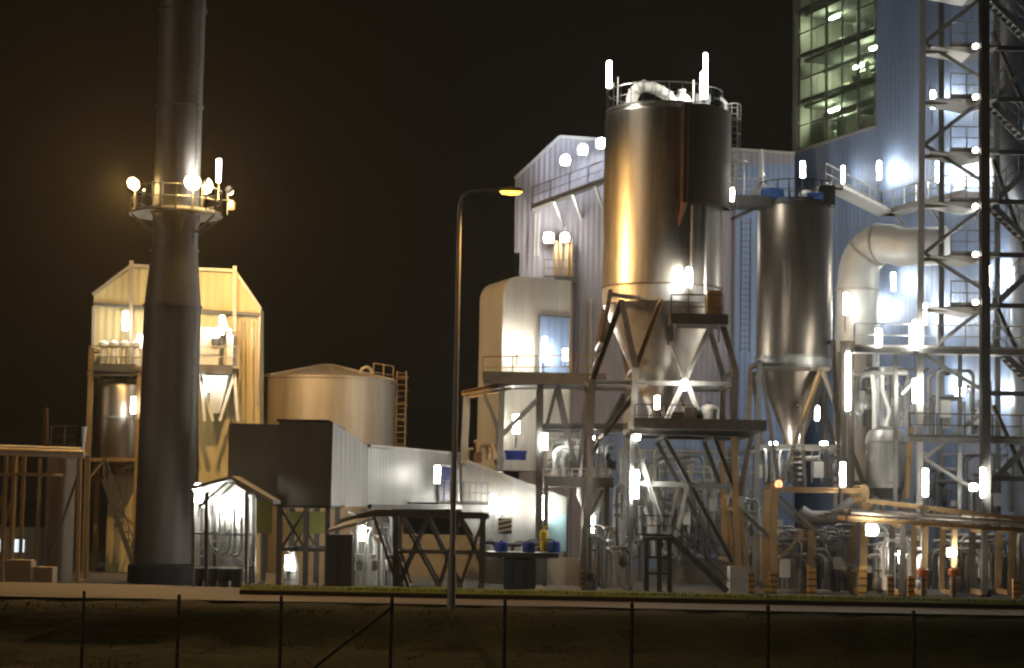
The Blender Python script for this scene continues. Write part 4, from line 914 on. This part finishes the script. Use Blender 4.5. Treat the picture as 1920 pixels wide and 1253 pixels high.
# walkway running along the walls
ww = thing('wall_walkway', 'long pale walkway bending from the slim silo along the blue tower wall', 'walkway', P(1690, 402, 104))
w0, w1, w2 = P(1562, 410, 101), P(1690, 404, 109.5), P(1850, 345, 100)
w1 = hit(1690, 404) + nB * .9; w2 = hit(1850, 343) + nB * .9; w2.z = w1.z; w0.z = w1.z
for a, b in ((w0, w1), (w1, w2)):
    MB().beam(a, b, 1.1, .22).build('deck', 'steel_pale', ww); o_ = Vector((-.45, -.3, .1)); MB().rail([a + o_, b + o_], 1.1, 1.2, .03).build('railing', 'steel_pale', ww)
for t in (.1, .5, .9): q = w1.lerp(w2, t); MB().beam(q - Vector((0, 0, .1)), q - nB * .85 - Vector((0, 0, 1.2)), .12).build('bracket', 'steel_pale', ww)

# big bent insulated duct
bdv = thing('bent_duct', 'fat pale insulated duct rising beside the slim silo and elbowing towards the tower', 'duct', P(1606, 1000, 103))
DD = 103
pts = [P(1606, 960, DD), P(1606, 700, DD), P(1607, 545, DD)]
cA, cB_, cC = P(1608, 520, DD), P(1614, 462, DD), P(1660, 455, DD - 1)
for k in range(1, 8):
    t = k / 8; pts.append(cA * (1 - t) ** 2 + cB_ * 2 * t * (1 - t) + cC * t * t)
pts += [P(1668, 457, DD - 1.2), P(1690, 464, DD - 1.6), P(1716, 463, DD - 2.2), P(1742, 462, DD - 2.6), P(1775, 461, DD - 3.0)]
MB().pipe(pts, [1.2] * 2 + [1.12] + [1.08] * 7 + [1.05, 1.02, 1.0, 1.0, 1.0], 32).build('duct', 'insulation', bdv, True)
for i in (2, 6, 9):
    d_ = (pts[i + 1] - pts[i - 1]).normalized(); MB().pipe([pts[i] - d_ * .06, pts[i] + d_ * .06], 1.15 if i > 2 else 1.2, 32).build('flange', 'steel_pale', bdv, True)
for px in (1630, 1575): MB().beam(P(px, 660, DD - 1.3), P(px, 1108, DD - 1.3), .26, H=True).build('support', 'galvanised', bdv)
o = MB().pipe([P(1590, 1108, 92), P(1588, 640, 92)], .33, 14).build('riser_pipe', 'steel_brown', at=P(1590, 1108, 92), smooth=True); tag(o, 'thick upright brown pipe just right of the slim silo cone', 'pipe')

# level walkway and frame across the right-hand side
WD = 90
wy = thing('long_walkway', 'level railed steel walkway crossing the tower columns at mid height', 'walkway', P(1750, 660, WD))
q0_, q1_ = P(1598, 657, WD), P(1960, 660, WD); q1_.z = q0_.z
MB().beam(q0_, q1_, 1.2, .24).build('deck', 'galvanised', wy); MB().rail([q0_ + Vector((0, -.55, .12)), q1_ + Vector((0, -.55, .12))], 1.1, 1.3, .03).build('railing', 'steel_pale', wy)
for px in (1680, 1800): MB().beam(P(px, 662, WD + .3), P(px - 2, 1110, WD + .3), .18, H=True).build('column', 'galvanised', wy)
MB().beam(P(1690, 740, WD + .3), P(1740, 690, WD + .3), .14).build('brace', 'galvanised', wy); MB().beam(P(1600, 700, WD + .3), P(1700, 700, WD + .3), .14).build('beam', 'steel_pale', wy)
w2_ = thing('lower_walkway', 'lower steel walkway below the tower landings with dark railing', 'walkway', P(1800, 825, WD))
a, b = P(1700, 824, WD), P(1960, 815, WD); b.z = a.z
MB().beam(a, b, 1.2, .22).build('deck', 'galvanised', w2_); MB().rail([a + Vector((0, -.55, .1)), b + Vector((0, -.55, .1))], 1.1, 1.3, .03).build('railing', 'steel_brown', w2_)

# pressure vessel
pv = P(1660, 930, 93); pvt = thing('pressure_vessel', 'grey upright pressure vessel with flanged top behind the gold lit pipe bridge', 'vessel', pv)
MB().lathe((pv.x, pv.y, 0), [(.3, Z(1660, 935, 93)), (.95, Z(1660, 915, 93)), (.95, Z(1660, 822, 93)), (.8, Z(1660, 808, 93)), (.3, Z(1660, 800, 93))], 36).build('shell', 'hopper_metal', pvt, True)
for py in (905, 830): MB().lathe((pv.x, pv.y, Z(1660, py, 93)), [(.95, -.04), (1.0, -.04), (1.0, .04), (.95, .04)], 36, cap=False).build('flange', 'galvanised', pvt, True)
for dx in (-.7, .7): MB().beam((pv.x + dx, pv.y - .3, Z(1660, 912, 93)), (pv.x + dx, pv.y - .3, YARD), .16).build('leg', 'steel_brown', pvt)
MB().pipe([P(1640, 805, 93), P(1640, 740, 93), P(1636, 700, 93)], .12, 10).pipe([P(1662, 800, 93), P(1668, 770, 93), P(1655, 730, 93), P(1655, 690, 93)], .1, 10).build('pipe', 'white_paint', pvt, True)
MB().beam(P(1708, 800, 92), P(1700, 935, 92), .25).build('column', 'steel_sand', pvt)

# ------------------------------------------------------------------ stair tower on the right
TW = 90
sw = thing('stair_tower', 'tall open steel stair tower with lit landings in front of the blue wall', 'stair tower', P(1790, 1110, TW))
members(sw, 'steel_pale', [('column', (1731, -40, TW), (1722, 1110, TW), .26)])
MB().beam(Vector((X(1846, 500, TW - 2), TW - 2, YARD)), Vector((X(1846, 500, TW - 2), TW - 2, 36)), .42, H=True).build('column', 'steel_dark', sw)
for px, D in ((1765, TW + 5), (1870, TW + 5)):
    MB().beam(Vector((X(px, 500, D), D, YARD)), Vector((X(px, 500, D), D, 36)), .24, H=True).build('column', 'galvanised', sw)
ys_ = (-15, 92, 188, 287, 380, 480, 575, 740, 900)
xl, xr = X(1733, 500, TW), X(1838, 500, TW - 1)
for i, py in enumerate(ys_):
    z = Z(1790, py, TW); 
    if py not in (740, 900):
        d = MB(); d.box2((X(1775, 400, TW), TW - .9, z - .1), (xr + .9, TW + 1.2, z)); ld = d.build('landing', 'grating', sw)
        MB().rail([(X(1775, 400, TW), TW - .85, z), (xr + .9, TW - .85, z)], 1.1, .8, .028).build('railing', 'galvanised', ld)
        MB().beam((xl, TW, z - .2), (xr, TW - 1, z - .2), .16).build('landing_beam', 'steel_brown', sw)
        # underside sheet
        hm = MB(); hm.prism([(xl + .15, TW - .95, z - .12), (xl + 2.0, TW - .95, z - .45), (xr + .8, TW - .95, z - .12)], (0, 1.9, 0)); hm.build('soffit', 'steel_pale', sw)
    q = MB()  # flight to next landing, going right and back
    z2 = z + 2.45; xa, xb = xr + .9, xr + 3.4
    if i % 2: xa, xb = xb, xa
    for yy in (TW + .2, TW + 1.0): q.beam((xa, yy, z), (xb, yy, z2), .06, .22)
    for k in range(12): t = k / 11; q.box((xa + (xb - xa) * t, TW + .6, z + 2.45 * t), (.25, .8, .04))
    q.build('flight', 'galvanised', sw)
    MB().rail([(xa, TW + .2, z + .1), (xb, TW + .2, z2 + .1)], 1.0, .8, .025).build('handrail', 'galvanised', sw)
    MB().beam((xr + .5, TW + .1, z + .1), (xr + 4.5, TW + .1, z + .1), .22).build('beam', 'steel_dark', sw)
nodes_y = (80, 272, 475, 665, 860)
for k, py in enumerate(nodes_y):
    a = P(1733, py, TW)
    for dy in (62, -78):
        b = P(1838, py + dy * 1.05, TW - .6); MB().beam(a, b, .17).build('brace', 'galvanised', sw)
for py0, py1 in ((60, 210), (300, 480), (560, 700), (760, 900)):
    MB().beam(P(1862, py0, TW + .5), P(1925, py1, TW + 1), .16).build('brace', 'steel_brown', sw)
# lamps under landings
for i, (py, lb) in enumerate(((95, 'topmost'), (190, 'second'), (290, 'third'), (395, 'fourth'), (485, 'fifth'), (575, 'sixth'))):
    flood(1829, py - 8, TW - 1.6, lb + ' small lamp from the top beside the thick tower column', 'tube_glow', .55)
# big dark ducts behind the tower at the frame edge
du = thing('flue_duct', 'large curved grey flue duct behind the stair tower at the picture edge', 'duct', P(1905, 700, 98))
MB().pipe([P(1935, 1100, 100), P(1930, 420, 100), P(1925, 370, 100), P(1905, 330, 99), P(1880, 250, 99), P(1890, 150, 99), P(1905, -60, 99)], [1.0, 1.0, 1.05, 1.1, 1.0, 1.0, 1.0], 28).build('duct', mat('flue_metal', (.26, .28, .33), .42, .6, .3, .6), du, True)
for py in (500, 640, 780): MB().pipe([P(1932, py, 100), P(1932, py - 5, 100)], 1.08, 28).build('flange', 'galvanised', du, True)

# ------------------------------------------------------------------ gold-lit pipe bridge on the right
RD = 82
pr = thing('pipe_rack', 'long gold lit pipe bridge on columns crossing in front of the stair tower', 'pipe rack', P(1760, 1110, RD))
members(pr, 'steel_sand', [('top_beam', (1622, 938, RD), (1960, 978, RD), .17), ('bottom_beam', (1590, 972, RD), (1960, 997, RD), .21), ('column', (1693, 985, RD), (1690, 1112, RD), .22, 'steel_brown'), ('column', (1735, 988, RD), (1732, 1112, RD), .22), ('column', (1790, 992, RD), (1787, 1112, RD), .2), ('column', (1898, 995, RD), (1895, 1112, RD), .24), ('column', (1846, 995, RD), (1846, 1112, RD), .26, 'steel_brown')], 2.2)
for k in range(14):
    x = 1632 + k * 24; MB().beam(P(x, 941 + k * 2.8, RD), P(x, 974 + k * 1.6, RD), .09).build('rack_post', 'steel_sand', pr)
for k, (dy, r) in enumerate(((-.1, .1), (.5, .14), (1.0, .09), (1.5, .12))):
    MB().pipe([P(1594, 964, RD) + Vector((0, dy, .1)), P(1960, 988, RD) + Vector((0, dy, .1))], r, 10).build('pipe', random.choice(('steel_brown', 'steel_sand', 'galvanised')), pr, True)

# yellow-black column guards
gst = bpy.data.materials.new('guard_stripe'); gst.use_nodes = True; n_, l_ = nodes_of(gst); b_ = n_['Principled BSDF']; b_.inputs['Roughness'].default_value = .5
tc2 = n_.new('ShaderNodeTexCoord'); sx_ = n_.new('ShaderNodeSeparateXYZ'); l_.new(tc2.outputs['Object'], sx_.inputs[0])
mm = n_.new('ShaderNodeMath'); mm.operation = 'MULTIPLY'; mm.inputs[1].default_value = 3.2; l_.new(sx_.outputs['Z'], mm.inputs[0]); fr_ = n_.new('ShaderNodeMath'); fr_.operation = 'FRACT'; l_.new(mm.outputs[0], fr_.inputs[0]); gtn = n_.new('ShaderNodeMath'); gtn.operation = 'GREATER_THAN'; gtn.inputs[1].default_value = .30; l_.new(fr_.outputs[0], gtn.inputs[0])
mxn = n_.new('ShaderNodeMix'); mxn.data_type = 'RGBA'; mxn.inputs['A'].default_value = (.09, .06, .025, 1); mxn.inputs['B'].default_value = (.44, .24, .05, 1); l_.new(gtn.outputs[0], mxn.inputs['Factor']); l_.new(mxn.outputs['Result'], b_.inputs['Base Color']); M['guard_stripe'] = gst
gd = None
glab = ['slim striped guard by the low beige wall', 'striped guard just right of the grey column plinth', 'striped guard at the foot of the gold lit portal column', 'wide striped guard at the foot of the middle portal column', 'striped guard at the foot of the outer portal column', 'bright yellow guard under the near end of the pipe bridge', 'bright yellow guard second along the pipe bridge', 'striped guard third along the pipe bridge', 'striped guard fourth along the pipe bridge', 'yellow guard at the last column of the pipe bridge']
for i, (px, ws, D, ht) in enumerate(((1092, .5, 82, 1068), (1408, .9, 82, 1072), (1450, 1.2, 82, 1072), (1522, 1.3, 82, 1066), (1617, 1.2, 82, 1062), (1670, 1, 80, 1080), (1708, 1, 80, 1080), (1732, .8, 80, 1080), (1787, .8, 80, 1080), (1905, 1.0, 80, 1086))):
    c_ = P(px, 1110, D); c_.z = YARD; h = Z(px, ht, D) - YARD
    if gd is None:
        gd = thing('column_guard', glab[i], 'column guard', c_, 'striped column guards along the verge')
        g_ = MB()
        for a in (-1, 1): g_.box(c_ + Vector((a * .19, 0, .75)), (.1, .36, 1.5))
        g_.box(c_ + Vector((0, -.15, .75)), (.28, .06, 1.5)); g_.build('shield', 'guard_stripe', gd)
        MB().box(c_ + Vector((0, 0, .03)), (.6, .5, .06)).build('foot_plate', 'steel_dark', gd); t = gd
    else: t = dup(gd, c_, glab[i])
    t.scale = (ws * .55, ws * .55, h / 1.5)
for (px, py, lb) in ((1730, 1078, 'round orange capped post between two yellow guards'), (1788, 1078, 'round orange capped post beside the small bright lamp')):
    q = P(px, 1112, 79); t = thing('capped_post', lb, 'post', (q.x, 79, YARD), 'orange capped posts'); zt_ = Z(px, py, 79)
    MB().pipe([(q.x, 79, YARD), (q.x, 79, zt_)], .07, 10).build('post', 'steel_dark', t, True); MB().lathe((q.x, 79, zt_), [(.1, -.1), (.22, 0), (.22, .2), (.1, .3)], 12).build('cap', 'orange_paint', t, True)
lowwall('low_wall', 1800, 1990, 1040, 92, 'dim concrete wall behind the far end of the pipe bridge')

# ------------------------------------------------------------------ every lit lamp
tube(410, 320, CD - .9, 42, 'white tube lamp upright on the chimney platform above the orange beacon', 'tube_hot', .8)
tube(1142, 140, S1 - 2.2, 50, 'tall tube lamp on the roof edge of the big silo, gold flank side', 'tube_bright')
tube(1323, 122, S1 + 1.5, 44, 'slimmer upper tube lamp on the big silo roof, brown shadow shell side', 'tube_bright', .8)
tube(1320, 160, S1 - 1.8, 50, 'wide tube lamp on the big silo roof nearest the brown shadow shell', 'tube_bright', 1.4)
flood(1257, 195, S1 - 2.0, 'small white lamp at the end of the curved roof duct on the big silo', 'flood_white', .6)
tube(1292, 520, f0 - .5, 34, 'lamp glaring on the shiny front of the big silo above the service platform', 'tube_hot', 1.1)
tube(1284, 722, f0 - .7, 18, 'tube lamp under the big silo beside the crossed white braces', 'tube_bright')
tube(1232, 755, f0 - .5, 24, 'short tube lamp by the white column below the silo cone')
tube(1193, 908, f0 - .6, 50, 'bright tube lamp hanging below the dark platform beam', 'tube_hot')
tube(1195, 820, f0 - .7, 10, 'short lamp tucked under the corner of the dark platform beam', 'tube_bright')
tube(1428, 340, S2 + .9, 30, 'tube lamp behind the white vent pipe on the silo bridge')
tube(1505, 318, S2 - .9, 30, 'tube lamp on a mast over the slim silo roof')
tube(1372, 365, S1 + 1.5, 24, 'tube lamp by the caged ladder at the bridge between silos')
hw = lambda px, py, o: hit(px, py) + nB * o
def tube_at(loc, h, label, glow='tube_glow', wide=1.0):
    if glow not in prot: prot[glow] = t = lamp_proto('tube_lamp', glow, label, TG); t.location = loc; t.scale = (wide, wide, h)
    else: dup(prot[glow], loc, label, (wide, wide, h))
tube_at(hw(1605, 330, .9), 1.05, 'dimmer tube lamp on the tower wall walkway nearest the slim silo', 'tube_dim')
tube_at(hw(1673, 322, .9), 1.05, 'second tube lamp along the tower wall walkway', 'tube_bright')
tube_at(hw(1790, 325, 1.0), 1.1, 'tube lamp on the tower wall hidden behind the stair tower braces', 'tube_hot', 1.6)
tube_at(hw(1655, 580, .8), 1.1, 'tube lamp on the blue wall right of the fat duct', 'tube_bright')
tube_at(hw(1760, 590, .9), 1.1, 'tube lamp on the blue wall behind the mid tower landings', 'tube_hot')
tube_at(hw(1880, 520, .9), 1.1, 'tube lamp on the blue wall near the picture edge', 'tube_hot')
tube_at(hw(1700, 530, .9), 1.0, 'added tube lamp on the blue wall just under the end of the fat duct', 'tube_bright')  # this lamp and the next four are added to wash the tower wall
tube_at(hw(1775, 190, .9), 1.0, 'added tube lamp high on the blue wall behind the second tower landing', 'tube_bright')
tube_at(hw(1900, 300, .9), 1.0, 'added tube lamp on the blue wall behind the upper flights at the picture edge', 'tube_bright')
tube_at(hw(1790, 720, .9), 1.0, 'added tube lamp on the blue wall under the long walkway', 'tube_bright')
tube_at(hw(1880, 740, .9), 1.0, 'added tube lamp on the blue wall low at the picture edge under the long walkway', 'tube_bright')
tube(1646, 634, WD - .6, 34, 'tube lamp on the level walkway railing beside the duct')
tube(1716, 628, WD - .7, 54, 'bright tube lamp on the level walkway left of the tower column', 'tube_bright')
tube(1716, 733, WD - .5, 44, 'tube lamp hanging below the level walkway', 'tube_bright')
tube(1590, 715, 91.2, 110, 'very long tube lamp on the brown pipe beside the slim silo cone', 'tube_glow')
tube(1586, 570, 100.5, 40, 'tube lamp in front of the fat duct beside the slim silo', 'tube_bright')
tube(1580, 890, YD - .4, 44, 'bright tube lamp on top of the gold lit portal frame', 'tube_bright')
tube(1735, 905, RD - .4, 50, 'tube lamp above the pipe bridge left of the thick column', 'tube_bright')
tube(1843, 905, TW - 2.6, 54, 'bright tube lamp on the thick tower column above the pipe bridge', 'tube_bright')
flood(1826, 914, RD + 1, 'small round lamp beside the bright tube on the thick tower column', 'flood_white', .8)
flood(1636, 994, RD - .4, 'round white lamp under the near end of the pipe bridge', 'flood_white', 1.2)
flood(1785, 1036, RD - .3, 'small round white lamp low under the middle of the pipe bridge', 'flood_white', .9)
tube(1450, 835, f2 + .8, 12, 'short lamp under the slim silo cone on the ladder side', 'tube_bright', 1.6)
tube(1545, 835, f2 + .8, 12, 'short lamp under the slim silo cone on the long tube side', 'tube_bright', 1.6)
tube(1800, 735, TW + 1.5, 14, 'short wide lamp under a landing between the tower columns', 'tube_bright', 2)
tube(970, 640, FU - 1.2, 34, 'lamp burning out the upper front of the beige filter unit', 'tube_bright', 1.6)
tube(968, 795, FU - 1.2, 34, 'lamp burning out the lower front of the beige filter unit above the blue crate', 'tube_bright', 1.4)
tube(1021, 655, FU - .6, 44, 'tube lamp against the blue door of the beige filter unit', 'tube_bright')
tube(1060, 665, FU + .5, 20, 'small lamp behind the platform railing right of the blue door', 'tube_hot')
tube(1022, 828, PD - .5, 30, 'tube lamp on the dark platform column above the hood', 'tube_bright')
tube(1110, 830, PD + 1.5, 24, 'tube lamp among the white pipes under the V braces', 'tube_bright')
tube(1020, 952, HD - .7, 44, 'tube lamp on the lower end of the pale conveyor hood', 'tube_glow')
tube(925, 945, HD - 1.1, 34, 'left of a close pair of lamps on the pale conveyor hood', 'tube_glow', 1.3)
tube(942, 948, HD - 1.1, 28, 'right of a close pair of lamps on the pale conveyor hood', 'tube_glow', 1.3)
qd = on_side(side_px(785), zb + 1.5, .9); tube_at(qd, .8, 'lamp on the silver gallery side left of the blue door', 'tube_dim', 1.2)
tube(421, 952, SD + 1.9, 40, 'tube lamp on the back wall of the white shelter', 'tube_bright')
tube(372, 925, SD + 1.6, 34, 'tube lamp in the white shelter close to the chimney', 'tube_bright', 1.3)
tube(235, 602, FD - .6, 34, 'tube lamp on the yellow wall above the dosing heads', 'tube_bright')
tube(262, 640, FD - .4, 24, 'tube lamp close to the chimney above the left platform', 'tube_glow')
tube(416, 610, FD - 1.2, 34, 'tube lamp in front of the yellow wall above the white hopper', 'tube_bright')
tube(392, 720, FD - 1.6, 26, 'tube lamp under the white hopper platform', 'tube_glow')
tube(250, 760, FD - 2.2, 30, 'lamp shining on the silver tank beside the chimney', 'tube_glow')
tube(540, 1055, 82.4, 26, 'lamp above the small white drum under the gallery', 'tube_glow')
tube(680, 1000, 80.5, 26, 'lamp among the white pipes left of the trestle', 'tube_bright')
tube(1110, 985, PD - .3, 34, 'tube lamp low behind the chute of the low grating platform', 'tube_glow')
tube(1690, 1045, 85, 24, 'tube lamp low in the dense pipework under the pipe bridge', 'tube_glow')

tube(1532, 775, 112, 26, 'added tube lamp in the corner behind the slim silo cone where two blue walls meet', 'tube_bright')  # added to brighten the dark gap beside the slim silo

# ------------------------------------------------------------------ night air: thin even haze that the lamps glow in
hz_ = MB().box2((-950, -320, -1.4), (950, 1550, 48)).build('haze', 'black_paint')
hm_ = bpy.data.materials.new('haze_air'); hm_.use_nodes = True; n_, l_ = nodes_of(hm_); n_.remove(n_['Principled BSDF'])
pv_ = n_.new('ShaderNodeVolumePrincipled'); pv_.inputs['Color'].default_value = (.95, .95, .95, 1); pv_.inputs['Density'].default_value = .00014; pv_.inputs['Anisotropy'].default_value = .72
l_.new(pv_.outputs[0], n_['Material Output'].inputs['Volume']); hz_.data.materials[0] = hm_; hz_['kind'] = 'stuff'
